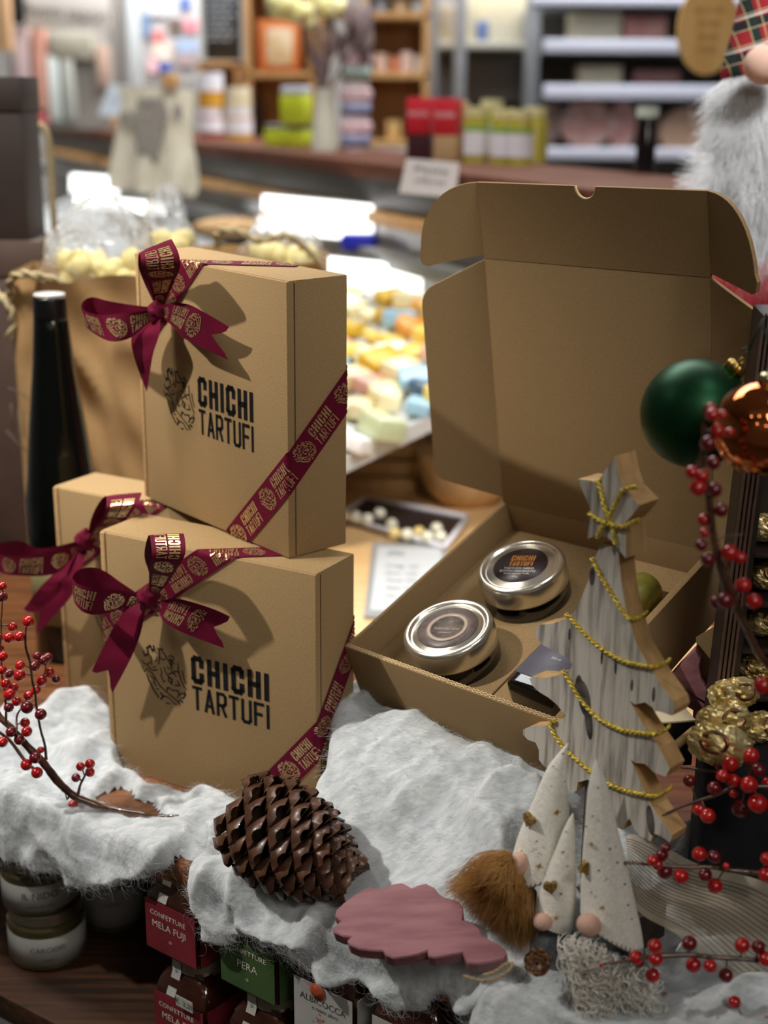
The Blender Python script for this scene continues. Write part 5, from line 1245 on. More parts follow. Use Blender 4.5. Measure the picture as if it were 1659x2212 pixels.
# beard core and hair
def bl(y):   # left edge of the beard in px
    T_ = [(130, 1592), (200, 1570), (260, 1548), (340, 1530), (400, 1520), (450, 1530), (520, 1548), (580, 1572), (640, 1610)]
    return float(np.interp(y, [a for a, b in T_], [b for a, b in T_]))
core = []; Fc = []; ys = list(range(140, 641, 20)); n = 32
for y in ys:
    L_ = bl(y)+14; cx = PY(1668, y, Yb).x; l = PY(L_, y, Yb).x; z = PY(1668, y, Yb).z; r = cx-l
    for k in range(n):
        a = 2*math.pi*k/n; core.append((cx+r*math.cos(a), Yb+.028+min(r, .045)*.62*math.sin(a), z))
for i in range(len(ys)-1):
    for k in range(n): a = i*n+k; b = i*n+(k+1) % n; Fc.append((a, b, b+n, a+n))
Fc.append(tuple(range(n))); Fc.append(tuple((len(ys)-1)*n+k for k in range(n-1, -1, -1)))
brd = part('beard', (core, Fc), mat('beard_backing', srgb(206, 204, 200), rough=1.0, sss=.3), bgn, True, label='long white fur beard')
C = []
for _ in range(9000):
    y0 = 150+rg.random()**.9*430; L_ = bl(y0); u = rg.random()
    cx = PY(1668, y0, Yb).x; l = PY(L_+12, y0, Yb).x; r = cx-l; a = R_(180)+rg.uniform(-.25, 1.9)
    p = Vector((cx+r*math.cos(a), Yb+.028+min(r, .045)*.62*math.sin(a), PY(1668, y0, Yb).z))
    outw = Vector((math.cos(a), math.sin(a)*.6, 0)); cl_ = noise.noise(p*34)
    d = (Vector((0, 0, -1))*(1.0+cl_*.4)+outw*(.45+.5*max(0, noise.noise(p*20+Vector((5, 5, 5)))))+Vector((noise.noise(p*40)*.9, -.12, 0))).normalized()
    ln = rg.uniform(.022, .045); P = []; bend = Vector((rg.gauss(0, .5), rg.gauss(0, .3), rg.gauss(0, .3)))
    for k in range(7):
        P.append(p.copy()); p = p+d*ln/6; d = (d+bend*.16+Vector((0, 0, -.05))).normalized()
    C.append(P)
for _ in range(260):     # stray wisps to the left
    y0 = rg.uniform(330, 460); p = PY(bl(y0)+10, y0, Yb); d = Vector((-1, -.1, rg.uniform(-.5, .25))).normalized(); ln = rg.uniform(.018, .038); P = []; bend = Vector((0, 0, rg.gauss(-.2, .5)))
    for k in range(7):
        P.append(p.copy()); p = p+d*ln/6; d = (d+bend*.15).normalized()
    C.append(P)
part('beard_hair', strands(C, .00022), mat('white_fur', srgb(226, 226, 226), srgb(240, 240, 240), .7, scale=30, sss=.0), brd, True, kind='stuff')
part('nose', ellipsoid(PY(1652, 140, Yb-.022), 42*kb, 30*kb, 38*kb, 32, 20), SKIN, bgn, True, label='round pale pink nose')
# tartan hat
TM_ = bpy.data.materials.new('red_tartan'); TM_.use_nodes = True; nt = TM_.node_tree; pb = nt.nodes['Principled BSDF']; pb.inputs['Roughness'].default_value = .9
tc = nt.nodes.new('ShaderNodeTexCoord'); mp_ = nt.nodes.new('ShaderNodeMapping'); mp_.inputs['Rotation'].default_value = (0, R_(18), 0); nt.links.new(tc.outputs['Object'], mp_.inputs[0])
sx = nt.nodes.new('ShaderNodeSeparateXYZ'); nt.links.new(mp_.outputs[0], sx.inputs[0])
def band(src, freq, ph, width):
    m1 = nt.nodes.new('ShaderNodeMath'); m1.operation = 'MULTIPLY_ADD'; m1.inputs[1].default_value = freq; m1.inputs[2].default_value = ph; nt.links.new(src, m1.inputs[0])
    m2 = nt.nodes.new('ShaderNodeMath'); m2.operation = 'FRACT'; nt.links.new(m1.outputs[0], m2.inputs[0])
    m3 = nt.nodes.new('ShaderNodeMath'); m3.operation = 'LESS_THAN'; m3.inputs[1].default_value = width; nt.links.new(m2.outputs[0], m3.inputs[0]); return m3.outputs[0]
col = None
def mixc(fac, a, b):
    mx = nt.nodes.new('ShaderNodeMix'); mx.data_type = 'RGBA'; nt.links.new(fac, mx.inputs[0])
    if hasattr(a, 'links'): nt.links.new(a, mx.inputs[6])
    else: mx.inputs[6].default_value = a
    mx.inputs[7].default_value = b; return mx.outputs[2]
cc = srgb(150, 26, 36)
for ax_, f_, p_, w__, c_2 in (('Z', 38, .1, .32, srgb(24, 26, 28)), ('X', 40, .3, .36, srgb(28, 40, 34)), ('Z', 76, .2, .05, srgb(200, 190, 150)), ('X', 80, .55, .06, srgb(196, 180, 130)), ('Z', 38, .72, .06, srgb(220, 214, 204))):
    cc = mixc(band(sx.outputs[ax_], f_, p_, w__), cc, c_2)
nt.links.new(cc, pb.inputs['Base Color'])
hc = PY(1668, 130, Yb); V = []; F = []
hr = [(0, 78), (10, 84), (24, 84), (50, 74), (90, 66), (150, 55), (260, 34), (400, 10), (430, 1)]
n = 48
for dz, r in hr:
    for k in range(n):
        a = 2*math.pi*k/n; sag = (.35 if dz < 40 else .15*max(0, 1-dz/200))*r*kb*math.cos(a)
        V.append((hc.x+r*kb*math.cos(a)*(1+.02*math.sin(5*a)), Yb+.03+r*kb*.6*math.sin(a), hc.z-.006+dz*kb+(sag if math.cos(a) < 0 else sag*-1)))
for i in range(len(hr)-1):
    for k in range(n): a = i*n+k; b = i*n+(k+1) % n; F.append((a, b, b+n, a+n))
part('tartan_hat', (V, F), TM_, bgn, True, label='red and black tartan hat')
# ================================================================ shop behind: ledge and counter
ZL = .424
La = PZ(1040, 380, ZL); Lb = PZ(300, 293, ZL); LD = (Lb-La).normalized(); LMn = Vector((-LD.y, LD.x, 0))
if LMn.dot(La) > 0: LMn = -LMn            # towards the viewer
LM_ = frame(Vector((La.x, La.y, 0)), LD, -LMn, Vector((0, 0, 1)))
REDW = grain('red_brown_wood', srgb(80, 46, 32), srgb(108, 66, 46), (4, 30, 30), .6, .05)
REDW.node_tree.nodes['Principled BSDF'].inputs['Specular IOR Level'].default_value = .15
STEEL = mat('grey_metal', srgb(120, 120, 116), srgb(136, 136, 132), .4, .3, scale=10)
ctr = thing('deli_counter', 'long deli counter with red brown wooden ledge running back to the left', 'counter', (La.x, La.y, -1.0))
for nm, x0, x1, y0, y1, z0, z1, M_ in (('ledge_top', -.75, 3.2, 0, .26, ZL-.026, ZL, REDW), ('dark_rail', -.75, 3.2, .02, .05, ZL-.075, ZL-.026, mat('dark_grey_rail', srgb(86, 84, 82), rough=.4)),
                                   ('wood_rail', -.75, 3.2, .0, .05, ZL-.098, ZL-.078, CRATE), ('glass_front', -.75, 3.2, .03, .04, .0, ZL-.10, mat('smoky_counter_glass', srgb(128, 126, 120), srgb(158, 156, 150), .15, scale=2.5)),
                                   ('steel_rail', -.75, 3.2, -.02, .03, ZL-.16, ZL-.135, STEEL), ('counter_base', -.75, 3.2, .04, .26, -1.0, ZL-.026, mat('counter_base_grey', srgb(110, 108, 104), rough=.6))):
    part(nm, xf(rbox(x0, x1, y0, y1, z0, z1, .003), LM_), M_, ctr, True, auto=True)
# sloping chilled display in front of the counter
DKM = mat('white_display_tray', srgb(190, 192, 190), srgb(200, 202, 200), .4, scale=5)
def deck(a, b, dz=0): p = La+LD*a+LMn*b; return Vector((p.x, p.y, .235-.36*b+dz))
dk_ = thing('chilled_display', 'white sloping chilled display full of small packed cheeses', 'display case', deck(.3, .3, -1.2)+Vector((0, 0, 0)))
V = [deck(-.28, .03), deck(2.6, .03), deck(2.6, .44), deck(-.28, .44)]; V += [v-Vector((0, 0, .02)) for v in V]
QF = [(0, 1, 2, 3), (7, 6, 5, 4), (0, 4, 5, 1), (1, 5, 6, 2), (2, 6, 7, 3), (3, 7, 4, 0)]
part('tray', (V, QF), DKM, dk_, True, smooth=False)
p_ = [deck(-.28, .43), deck(2.6, .43), deck(2.6, .45), deck(-.28, .45)]
V = [v.copy() for v in p_]+[Vector((v.x, v.y, .001)) for v in p_]
part('front_panel', (V, QF), STEEL, dk_, True, smooth=False)
PAL = [('yellow', srgb(226, 196, 96)), ('cream', srgb(236, 222, 178)), ('white', srgb(232, 234, 232)), ('dark blue', srgb(70, 88, 108)), ('pale blue', srgb(150, 186, 208)), ('pink', srgb(222, 176, 160)), ('orange', srgb(214, 150, 70)), ('gold', srgb(206, 166, 40)), ('pale green', srgb(190, 200, 160))]
wts = [26, 28, 24, 13, 9, 7, 4, 7, 4]
rc = random.Random(12)
CM = {}
for nm, c in PAL:
    CM[nm] = []
    for q in range(2):
        if q == 0: VF = rbox(-.5, .5, -.35, .35, 0, .45, .06, 2)
        else: VF = lathe([(0, 0), (.46, 0), (.5, .06), (.5, .34), (.44, .40), (0, .40)], 20)
        CM[nm].append(rawmesh('cheese_pack', *VF, mat('pack_'+nm.replace(' ', '_'), c, tuple(min(1, x*1.25) for x in c[:3])+(1,), .35, scale=40)))
cnt = 0
for i in range(22):
    for j in range(9):
        a = -.26+i*.048+rc.uniform(-.012, .012); b = .045+j*.045+rc.uniform(-.01, .01); s_ = rc.uniform(.040, .056)
        px_, py_ = to_px(deck(a, b))
        if not (640 < px_ < 1180 and 480 < py_ < 1150): continue
        nm = rc.choices([p[0] for p in PAL], wts)[0]; q = rc.random() < .35
        if 690 < py_ < 740 and nm == 'white': nm = 'yellow'
        o = bpy.data.objects.new('cheese_pack', CM[nm][int(q)]); COL.objects.link(o)
        o.location = deck(a, b, .0); o.rotation_euler = (rc.uniform(-.15, .15)+.25, rc.uniform(-.15, .15), rc.uniform(0, 3)); o.scale = (s_, s_, s_*rc.uniform(.7, 1.3))
        o['label'] = f'{nm} {"round" if q else "rectangular"} cheese pack among the others in the chilled display'
        o['category'] = 'cheese'; o['group'] = f'{nm} {"round" if q else "rectangular"} cheese packs in the chilled display'; cnt += 1
EMW = mat('glow_white', srgb(255, 255, 255), rough=.4, emit=(1, 1, 1, 1), estr=2.6)
def quad_slab(P, th, Yoff=(0, 1, 0)):
    d = Vector(Yoff).normalized()*th; V = [Vector(p) for p in P]; V += [v+d for v in V]; return V, QF
def glow(label, x0, y0, x1, y1, Y, tilt=0, h=None):  # glowing slabs imitate bright reflections at the counter; none is a real light fitting
    g = thing('counter_glow', label, 'glow', PY((x0+x1)/2, y1, Y), group='bright white patches imitating reflections at the counter')
    part('glowing_slab', quad_slab([PY(x0, y0, Y), PY(x1, y0+tilt, Y), PY(x1, y1+tilt, Y), PY(x0, y1, Y)], .03), EMW, g, True, smooth=False)
    part('backing_slab', quad_slab([PY(x0, y0-6, Y+.032), PY(x1, y0-6+tilt, Y+.032), PY(x1, y1+tilt+6, Y+.032), PY(x0, y1+6, Y+.032)], .02), STEEL, g, True, smooth=False)
glow('white glowing counter patch upper left, just below the ledge', 152, 378, 250, 414, 3.3, 8)
glow('white glowing counter patch below and right of the first, above the sweets', 162, 424, 350, 446, 3.1, 18)
glow('large white glowing counter patch right of the centre above the upper gift box', 566, 424, 806, 500, 2.35, 22)
single('blue_tub', rbox(PY(735, 545, 2.33).x, PY(815, 545, 2.33).x, 2.33, 2.40, PY(735, 545, 2.33).z, PY(735, 505, 2.33).z, .008), flat('royal_blue_plastic', srgb(24, 40, 190), .35), 'bright blue plastic tub right under the large white patch', 'tub', auto=True)
glow('long white glowing patch above the cheese packs beside the open lid', 700, 560, 935, 612, 2.22, 22)
single('bread_loaf', ellipsoid(PY(500, 490, 2.7), .075, .04, .018, 24, 14), mat('loaf_crust', srgb(196, 150, 96), srgb(218, 180, 130), .7, scale=40), 'flat golden loaf under the canvas bag behind the cellophane', 'bread')

# ---------------- things standing on the ledge
def lp(px, py): return PZ(px, py, ZL)
def sz(p, w_px): return w_px*(Vector(p)-EYE).dot(fw)/F_PX
yawL = math.atan2(LD.y, LD.x)+math.pi
RL = Matrix.Rotation(-.55, 3, 'Z')
def bottle_like(name, label, cat, px, py, w, prof_px, mats, group=None, n=28):
    """prof_px: list of parts (name, material, [(r_px, h_px)...])"""
    p = lp(px, py); k = sz(p, 1)
    g = thing(name, label, cat, p, group=group)
    for nm, M_, pr in prof_px: part(nm, lathe([(r*k, h*k) for r, h in pr], n), M_, g, auto=True)
    return g
HON = mat('honey_glass', srgb(196, 140, 40), srgb(214, 158, 60), .2, scale=30); WHP = flat('white_plastic', srgb(232, 230, 236), .4); RDJ = flat('red_jam_glass', srgb(150, 50, 34), .2)
def jar3(label, px, py, r, h, body, lidm, group, lo=.45, name='honey_jar'):
    return bottle_like(name, label, 'jar', px, py, 0, [('glass_body', body, [(0, 0), (r, 0), (r, h*.72), (0, h*.72)]), ('lid', lidm, [(r*.95, h*.72), (r*.97, h), (0, h)]), ('paper_label', WHP, [(r+.5, h*.2), (r+1, h*.2), (r+1, h*lo+h*.2), (r+.5, h*lo+h*.2)])], None, group)
gj = 'white lidded preserve jars on the ledge'
jar3('red jam jar with white label, left of the two lower ledge jars', 455, 298, 26, 62, RDJ, WHP, gj)
jar3('amber honey jar with white label, right of the red jam jar', 515, 302, 30, 66, HON, WHP, gj)
p = lp(457, 298); k = sz(p, 1)
g = thing('honey_jar', 'amber jar with big white cap stacked on the red jam jar', 'jar', p+Vector((0, 0, 63*k)), group=gj)
part('glass_body', lathe([(0, 0), (27*k, 0), (27*k, 34*k), (0, 34*k)], 28), HON, g, auto=True); part('lid', lathe([(28*k, 34*k), (28*k, 72*k), (0, 72*k)], 28), WHP, g, auto=True)
p = lp(517, 302); k = sz(p, 1)
g = thing('honey_jar', 'cream coloured jar stacked on the amber honey jar', 'jar', p+Vector((0, 0, 67*k)), group=gj)
part('glass_body', lathe([(0, 0), (27*k, 0), (27*k, 30*k), (0, 30*k)], 28), flat('cream_glass', srgb(226, 212, 176), .3), g, auto=True); part('lid', lathe([(25*k, 30*k), (25*k, 42*k), (0, 42*k)], 28), flat('cream_lid', srgb(234, 226, 200), .4), g, auto=True)
LIME = mat('lime_label', srgb(196, 208, 40), srgb(214, 224, 60), .5, scale=20)
def tin(label, px, py, w, h, dz=0, topm=None):
    p = lp(px, py); k = sz(p, 1); p = p+Vector((0, 0, dz*k))
    g = thing('lime_tin', label, 'tin', p, RL, 'lime green tins on the ledge')
    part('tin_body', rbox(-w*k/2, w*k/2, -.02, .02, 0, h*k*.78, .004), LIME, g, auto=True)
    part('lid', rbox(-w*k/2*.95, w*k/2*.95, -.019, .019, h*k*.78, h*k, .004), topm or flat('grey_tin_lid', srgb(120, 124, 130), .4), g, auto=True)
tin('lime green tin, lower left of the three beside the white vase', 600, 316, 46, 46)
tin('lime green tin, lower right of the three beside the white vase', 648, 318, 46, 46)
tin('lime green tin stacked on top of the lower two', 641, 318, 60, 80, 46, flat('pale_tin_lid', srgb(206, 208, 216), .4))
vs = bottle_like('white_vase', 'tall white ceramic vase holding dried flowers on the ledge', 'vase', 702, 326, 0, [('vase_body', flat('white_ceramic', srgb(224, 222, 204), .3), [(0, 0), (29, 0), (29, 20), (23, 70), (20, 110), (24, 130), (20, 130), (17, 112), (0, 108)])], None)
fl_ = thing('dried_flowers', 'dried bouquet of grey stems and pale yellow blooms in the white vase', 'flowers', lp(702, 326)+Vector((0, 0, sz(lp(702, 326), 110))))
Yv = lp(702, 326).y; rf = random.Random(4)
for k in range(26):
    x1 = rf.uniform(640, 800); y1 = rf.uniform(-30, 90)
    part('stem', tube([PY(702+rf.uniform(-10, 10), 215, Yv), PY(702+(x1-702)*.4, 150, Yv+rf.uniform(-.03, .03)), PY(x1, y1, Yv+rf.uniform(-.06, .06))], .0016, 5, 10), mat('mauve_stem', srgb(128, 108, 112), srgb(160, 140, 134), .9, scale=30), fl_, True)
for x, y, r in ((612, 12, 34), (650, 28, 28), (672, 50, 18), (700, 10, 30), (730, 18, 26), (592, 2, 18)):
    part('bloom', ellipsoid(PY(x, y, Yv+rf.uniform(-.03, .03)), r*Yv/F_PX, r*Yv/F_PX, r*Yv/F_PX*.8, 20, 14, disp=lambda v: .12*math.sin(7*v.x+5*v.y)), mat('yellow_bloom', srgb(236, 224, 150), srgb(244, 236, 176), .8, scale=30), fl_, True)
for i in range(22):
    part('dried_spike', ellipsoid(PY(rf.uniform(700, 800), rf.uniform(35, 110), Yv+rf.uniform(-.04, .04)), .010, .010, .03, 10, 8), mat('mauve_stem', None), fl_, True)
PKT = mat('pink_white_tub', srgb(232, 214, 222), srgb(240, 226, 232), .4, scale=8)
for i, (y0, y1, lb_) in enumerate(((325, 264, 'pink and white tub at the bottom of the stack of three'), (262, 196, 'pink and white tub in the middle of the stack of three'), (193, 118, 'pink and white tub on top with grey green label band'))):
    p = lp(768, 325); k = sz(p, 1); h = (y0-y1)*k*.97
    g = thing('round_tub', lb_, 'tub', p+Vector((0, 0, (325-y0)*k)), group='pink and white tubs stacked on the ledge')
    part('tub_body', lathe([(0, 0), (30*k, 0), (32*k, h*.7), (0, h*.7)], 28), PKT, g, auto=True); part('lid', lathe([(36*k, h*.7), (36*k, h*.96), (33*k, h), (0, h)], 28), flat('blush_lid', srgb(240, 206, 214), .4), g, auto=True)
    part('label_band', lathe([(31.5*k, h*.15), (32.5*k, h*.15), (32.8*k, h*.55), (31.5*k, h*.55)], 28), flat('tub_label_%d' % i, [srgb(150, 154, 190), srgb(150, 154, 190), srgb(176, 196, 186)][i], .5), g, label='coloured label band')
def carton_box(label, px, py, w, h, c_top, c_bot, d=.045, group='slim red topped cartons on the ledge'):
    p = lp(px, py); k = sz(p, 1); g = thing('slim_carton', label, 'carton', p, Matrix.Rotation(-.25, 3, 'Z'), group)
    part('carton_body', rbox(-w*k/2, w*k/2, 0, d, 0, h*k, .001), c_bot, g, auto=True)
    part('red_panel', rbox(-w*k/2-.0004, w*k/2+.0004, -.0006, d, h*k*.42, h*k*1.002, .0006), c_top, g, auto=True, label='red upper half')
    part('white_lettering', map2(text_vf('PASTA', 15*k, 0, 0), lambda u, v: Vector((u, -.0012, h*k*.74+v))), WHP, g)
REDC = flat('bright_red_card', srgb(204, 30, 48), .5)
carton_box('slim carton with red top and dark lower half, left of the pair', 902, 345, 50, 128, REDC, flat('dark_plum_card', srgb(70, 34, 44), .5))
carton_box('slim carton with red top and kraft lower half, right of the pair', 960, 349, 50, 130, REDC, flat('tan_card', srgb(202, 170, 126), .6))
single('kraft_carton', rbox(*(lambda p, k: (p.x-22*k, p.x+22*k, p.y+.05, p.y+.10, ZL, ZL+125*k))(lp(992, 350), sz(lp(992, 350), 1)), .001), flat('tan_card', None), 'plain kraft carton tucked behind the right red topped carton', 'carton', auto=True)
OLJ = mat('olive_green_jar', srgb(164, 150, 50), srgb(184, 170, 76), .25, scale=20)
for px, py, lb_ in ((1028, 352, 'olive jar with white label, leftmost of the row next to the red cartons'), (1086, 356, 'olive jar with white label, second in the row'), (1122, 358, 'olive jar with white label, third in the row'), (1154, 352, 'olive jar with no label showing, last in the row'), (1060, 336, 'olive jar in the back of the row')):
    bottle_like('olive_jar', lb_, 'jar', px, py, 0, [('glass_body', OLJ, [(0, 0), (27, 0), (27, 88), (22, 98), (0, 98)]), ('lid', flat('pale_gold_lid', srgb(226, 216, 160), .35), [(24, 97), (24, 116), (0, 116)])]+([('paper_label', WHP, [(27.6, 18), (28, 18), (28, 66), (27.6, 66)]), ('green_band', flat('green_band', srgb(150, 180, 90), .5), [(27.6, 66), (28.2, 66), (28.2, 80), (27.6, 80)])] if px != 1154 else []), None, 'olive green jars in a row on the ledge')
bottle_like('vinegar_bottle', 'dark bottle with pale cap and label standing at the right end of the ledge', 'bottle', 1392, 372, 0, [('glass_body', flat('black_glass', srgb(20, 12, 16), .1), [(0, 0), (21, 0), (21, 100), (14, 116), (0, 116)]), ('cap', flat('pale_green_cap', srgb(200, 210, 196), .4), [(24, 114), (24, 136), (0, 136)])], None)
# price card on the ledge front, cloth bag hanging from it
def tilted_card(name, label, cat, corners, Y, M_, th=.003, lines=None, group=None):
    g = thing(name, label, cat, PY(corners[3][0], corners[3][1], Y), group=group)
    P = [PY(x, y, Y) for x, y in corners]
    part('card', quad_slab(P, th), M_, g, True, smooth=False)
    if lines:
        def f(u, v): q = P[3].lerp(P[2], u).lerp(P[0].lerp(P[1], u), v); return q+Vector((0, -.0008, 0))
        for s, u, v, h_, ar in lines:
            T_ = text_vf(s, 1.0, 0, 0); w_ = max(a for a, b in T_[0])-min(a for a, b in T_[0])
            part('writing', map2(T_, lambda a, b: f(u+a/w_*ar, v+b*h_)), flat('soft_grey_ink', srgb(92, 96, 110), .7), g, True)
    return g
tilted_card('price_card', 'white price card hanging from the ledge below the red cartons', 'sign', [(878, 342), (992, 352), (984, 428), (862, 416)], 2.03, WHP, lines=(('Pasta', .5, .72, .26, .6), ('offerta', .5, .4, .2, .55)))
tilted_card('paper_tag', 'white paper tag leaning against the small wooden crate', 'tag', [(236, 180), (284, 186), (262, 254), (212, 248)], 3.6, flat('bluish_white_paper', srgb(214, 224, 234), .6), lines=(('N. 4', .5, .5, .16, .4),))
clo = thing('canvas_bag', 'cream canvas tote bag with grey print hanging over the ledge', 'bag', PY(330, 425, 3.05))
L_ = [(255, 185), (262, 230), (250, 290), (240, 350), (234, 398), (246, 410)]; Rr_ = [(418, 195), (414, 250), (414, 300), (424, 350), (428, 400), (420, 425)]
V = []; F = []; nn_ = 24
A_ = catmull([list(PY(x, y, 3.05)) for x, y in L_], 40); B_ = catmull([list(PY(x, y, 3.05)) for x, y in Rr_], 40)
for s_ in (0, 1):
    for i in range(40):
        for j in range(nn_+1):
            u = j/nn_; p = Vector(A_[i]*(1-u)+B_[i]*u); p.y += (-.018*math.sin(math.pi*u)-.010*math.sin(u*17+i*.05)*(i/40)) if s_ == 0 else .012; V.append(p)
w_ = nn_+1
for s_ in (0, 1):
    for i in range(39):
        for j in range(nn_): q = s_*40*w_+i*w_+j; F.append((q, q+w_, q+w_+1, q+1))
CANV = mat('cream_canvas', srgb(222, 212, 188), srgb(236, 228, 206), .9, scale=30)
part('cloth', (V, F), CANV, clo, True)
gp = flat('grey_print', srgb(150, 142, 132), .8); prt = []
for cx, cy, rx, ry in ((325, 290, 30, 50), (300, 255, 40, 16), (345, 245, 20, 30), (325, 222, 26, 12), (385, 240, 10, 16)):
    c = PY(cx, cy, 3.026); prt.append(ellipsoid(c, rx*3.03/F_PX, .001, ry*3.03/F_PX, 18, 10, disp=lambda v: .2*math.sin(6*v.x)))
for q_ in prt: part('printed_figure', q_, gp, clo, True)
single('wooden_clip', rbox(*(lambda a, b: (a.x, b.x, 3.02, 3.06, b.z, a.z))(PY(352, 160, 3.04), PY(386, 190, 3.04)), .003), CRATE, 'small wooden clip holding the canvas bag on the ledge', 'clip', auto=True)
def pbox(name, label, cat, x0, y0, x1, y1, Y, d, M_, group=None, r=.002):
    a = PY(x0, y0, Y); b = PY(x1, y1, Y)
    return single(name, rbox(a.x, b.x, Y, Y+d, b.z, a.z, r), M_, label, cat, group, auto=True)
pbox('small_crate', 'small wooden crate at the far left end of the ledge', 'crate', 150, 190, 242, 268, 4.3, .12, CRATE)
single('white_bowl', ellipsoid(PY(200, 168, 4.34), .038, .038, .034, 20, 14), WHP, 'round white bowl standing on the small wooden crate', 'bowl')
# ---------------- wooden crates used as wall shelves
def crate_shelf(label, x0, y0, x1, y1, Y, d, rows, colx=()):
    a = PY(x0, y0, Y); b = PY(x1, y1, Y); t = .016
    g = thing('crate_shelf', label, 'shelf', Vector(((a.x+b.x)/2, Y+d/2, b.z)), group='pine crate shelves behind the ledge')
    part('back_panel', box(a.x, b.x, Y+d-.006, Y+d, b.z, a.z), CRATE, g, True, smooth=False)
    for x in (a.x, b.x-t): part('side_board', rbox(x, x+t, Y, Y+d, b.z, a.z, .002), CRATE, g, True, auto=True)
    for z in [a.z-t, b.z]+[PY(x0, r, Y).z for r in rows]: part('shelf_board', rbox(a.x, b.x, Y, Y+d, z, z+t, .002), CRATE, g, True, auto=True)
    for x in colx: xx = PY(x, y0, Y).x; part('divider', rbox(xx, xx+t, Y, Y+d, b.z, a.z, .002), CRATE, g, True, auto=True)
crate_shelf('pine crate shelf in the middle holding the orange package', 524, -60, 705, 318, 3.75, .2, (168,), (665,))
crate_shelf('pine crate shelf on the right with packs on three levels', 782, -70, 924, 318, 3.60, .2, (170, 40))
crate_shelf('low pine crate shelf under the blackboard', 424, 132, 522, 310, 3.85, .18, ())
og = thing('orange_package', 'orange package with pale printed window on the middle crate shelf', 'package', PY(600, 166, 3.74))
a = PY(556, 42, 3.76); b = PY(648, 152, 3.76)
part('package_body', rbox(a.x, b.x, 3.76, 3.84, b.z, a.z, .003), mat('orange_card', srgb(222, 116, 50), srgb(232, 136, 66), .5, scale=6), og, True, auto=True)
a = PY(575, 60, 3.75); b = PY(632, 140, 3.75)
part('pale_panel', rbox(a.x, b.x, 3.755, 3.762, b.z, a.z, .001), mat('biscuit_print', srgb(228, 186, 120), srgb(238, 226, 200), .5, scale=30), og, True, auto=True)
jj = thing('purple_jar', 'small jar with purple base and white top on the crate shelf', 'jar', PY(684, 168, 3.8))
kk = 3.8/F_PX; c = PY(684, 144, 3.8)
part('jar_body', lathe([(0, 0), (14*kk, 0), (14*kk, 20*kk), (0, 20*kk)], 20, c=c), flat('purple_label', srgb(96, 70, 150), .4), jj, True, auto=True); part('lid', lathe([(14*kk, 20*kk), (14*kk, 44*kk), (0, 44*kk)], 20, c=c), WHP, jj, True, auto=True)
single('dark_flask', lathe([(0, 0), (12*kk, 0), (12*kk, 60*kk), (6*kk, 80*kk), (6*kk, 100*kk), (0, 100*kk)], 20, c=PY(560, 300, 3.8)), flat('black_glass', None), 'slim dark bottle in the lower middle crate shelf', 'bottle', auto=True)
rr = random.Random(9)
for i, (x, y, w_, h_, c) in enumerate(((822, 150, 26, 34, srgb(226, 196, 176)), (852, 152, 22, 30, srgb(210, 130, 90)), (878, 150, 24, 38, srgb(236, 206, 196)), (905, 150, 18, 30, srgb(230, 220, 200)), (822, 30, 26, 30, srgb(150, 160, 176)), (866, 28, 30, 26, srgb(196, 170, 130)), (902, 30, 20, 30, srgb(206, 214, 220)), (850, 300, 30, 40, srgb(216, 176, 110)), (890, 300, 24, 50, srgb(226, 196, 140)))):
    pos = 'third' if y > 200 else ('middle' if y > 100 else 'upper'); side = ['left', 'centre left', 'centre right', 'right', 'left', 'centre', 'right', 'left', 'right'][i]
    pbox('snack_pack', f'small wrapped pack at the {side} of the {pos} level of the right crate shelf', 'package', x-w_/2, y-h_, x+w_/2, y+18, 3.66, .05, flat('snack_%d' % i, c, .5), 'wrapped packs on the right crate shelf')
# ---------------- left wall: boards, papers, post
bbd = pbox('blackboard', 'black menu board with faint chalk lines above the low crate shelf', 'blackboard', 438, -60, 520, 130, 4.0, .02, flat('slate_black', srgb(26, 28, 30), .7))
for k in range(9):
    a = PY(448, -20+k*13, 3.995); b = PY(508-rr.random()*14, -20+k*13, 3.995)
    part('chalk_line', tube([Vector((a.x+(b.x-a.x)*q/8, 3.996, a.z+.004*math.sin(q*2.4+k))) for q in range(9)], .0030, 4), flat('chalk_grey', srgb(150, 156, 162), .9), bbd, True)
nb = pbox('notice_board', 'pale grey notice board pinned with small coloured papers', 'notice board', 300, -60, 436, 178, 4.4, .02, flat('board_grey', srgb(178, 176, 174), .7))
for i, (x, y, w_, h_, c) in enumerate(((316, 55, 18, 50, srgb(96, 124, 156)), (342, 80, 24, 24, srgb(196, 96, 90)), (378, 54, 28, 30, srgb(96, 80, 70)), (412, 55, 30, 26, srgb(206, 120, 130)), (404, 100, 44, 26, srgb(140, 158, 186)), (350, 112, 40, 40, srgb(206, 186, 172)), (356, 144, 26, 20, srgb(60, 80, 150)), (330, 140, 22, 30, srgb(214, 170, 176)), (402, 128, 40, 30, srgb(150, 130, 130)), (400, 6, 22, 26, srgb(70, 100, 170)), (340, 20, 40, 26, srgb(206, 204, 206)))):
    a = PY(x-w_/2, y-h_/2, 4.39); b = PY(x+w_/2, y+h_/2, 4.39)
    part('pinned_paper', box(a.x, b.x, 4.390, 4.398, b.z, a.z), flat('paper_%d' % i, c, .7), nb, True, smooth=False)
pbox('white_post', 'white vertical post between the notice board and the sign', 'post', 268, -70, 304, 200, 4.2, .05, flat('post_white', srgb(198, 204, 206), .5))
pbox('grey_post', 'grey vertical post left of the white post', 'post', 238, -70, 266, 200, 4.5, .05, flat('post_grey', srgb(130, 124, 118), .5))
sg = pbox('shop_sign', 'white shop sign with dark handwriting at upper left', 'sign', 50, -20, 236, 62, 4.0, .02, flat('sign_white', srgb(222, 216, 208), .6))
def fs(u, v): a = PY(142, 28, 3.995); return Vector((a.x+u, 3.992, a.z+v-.1*u))
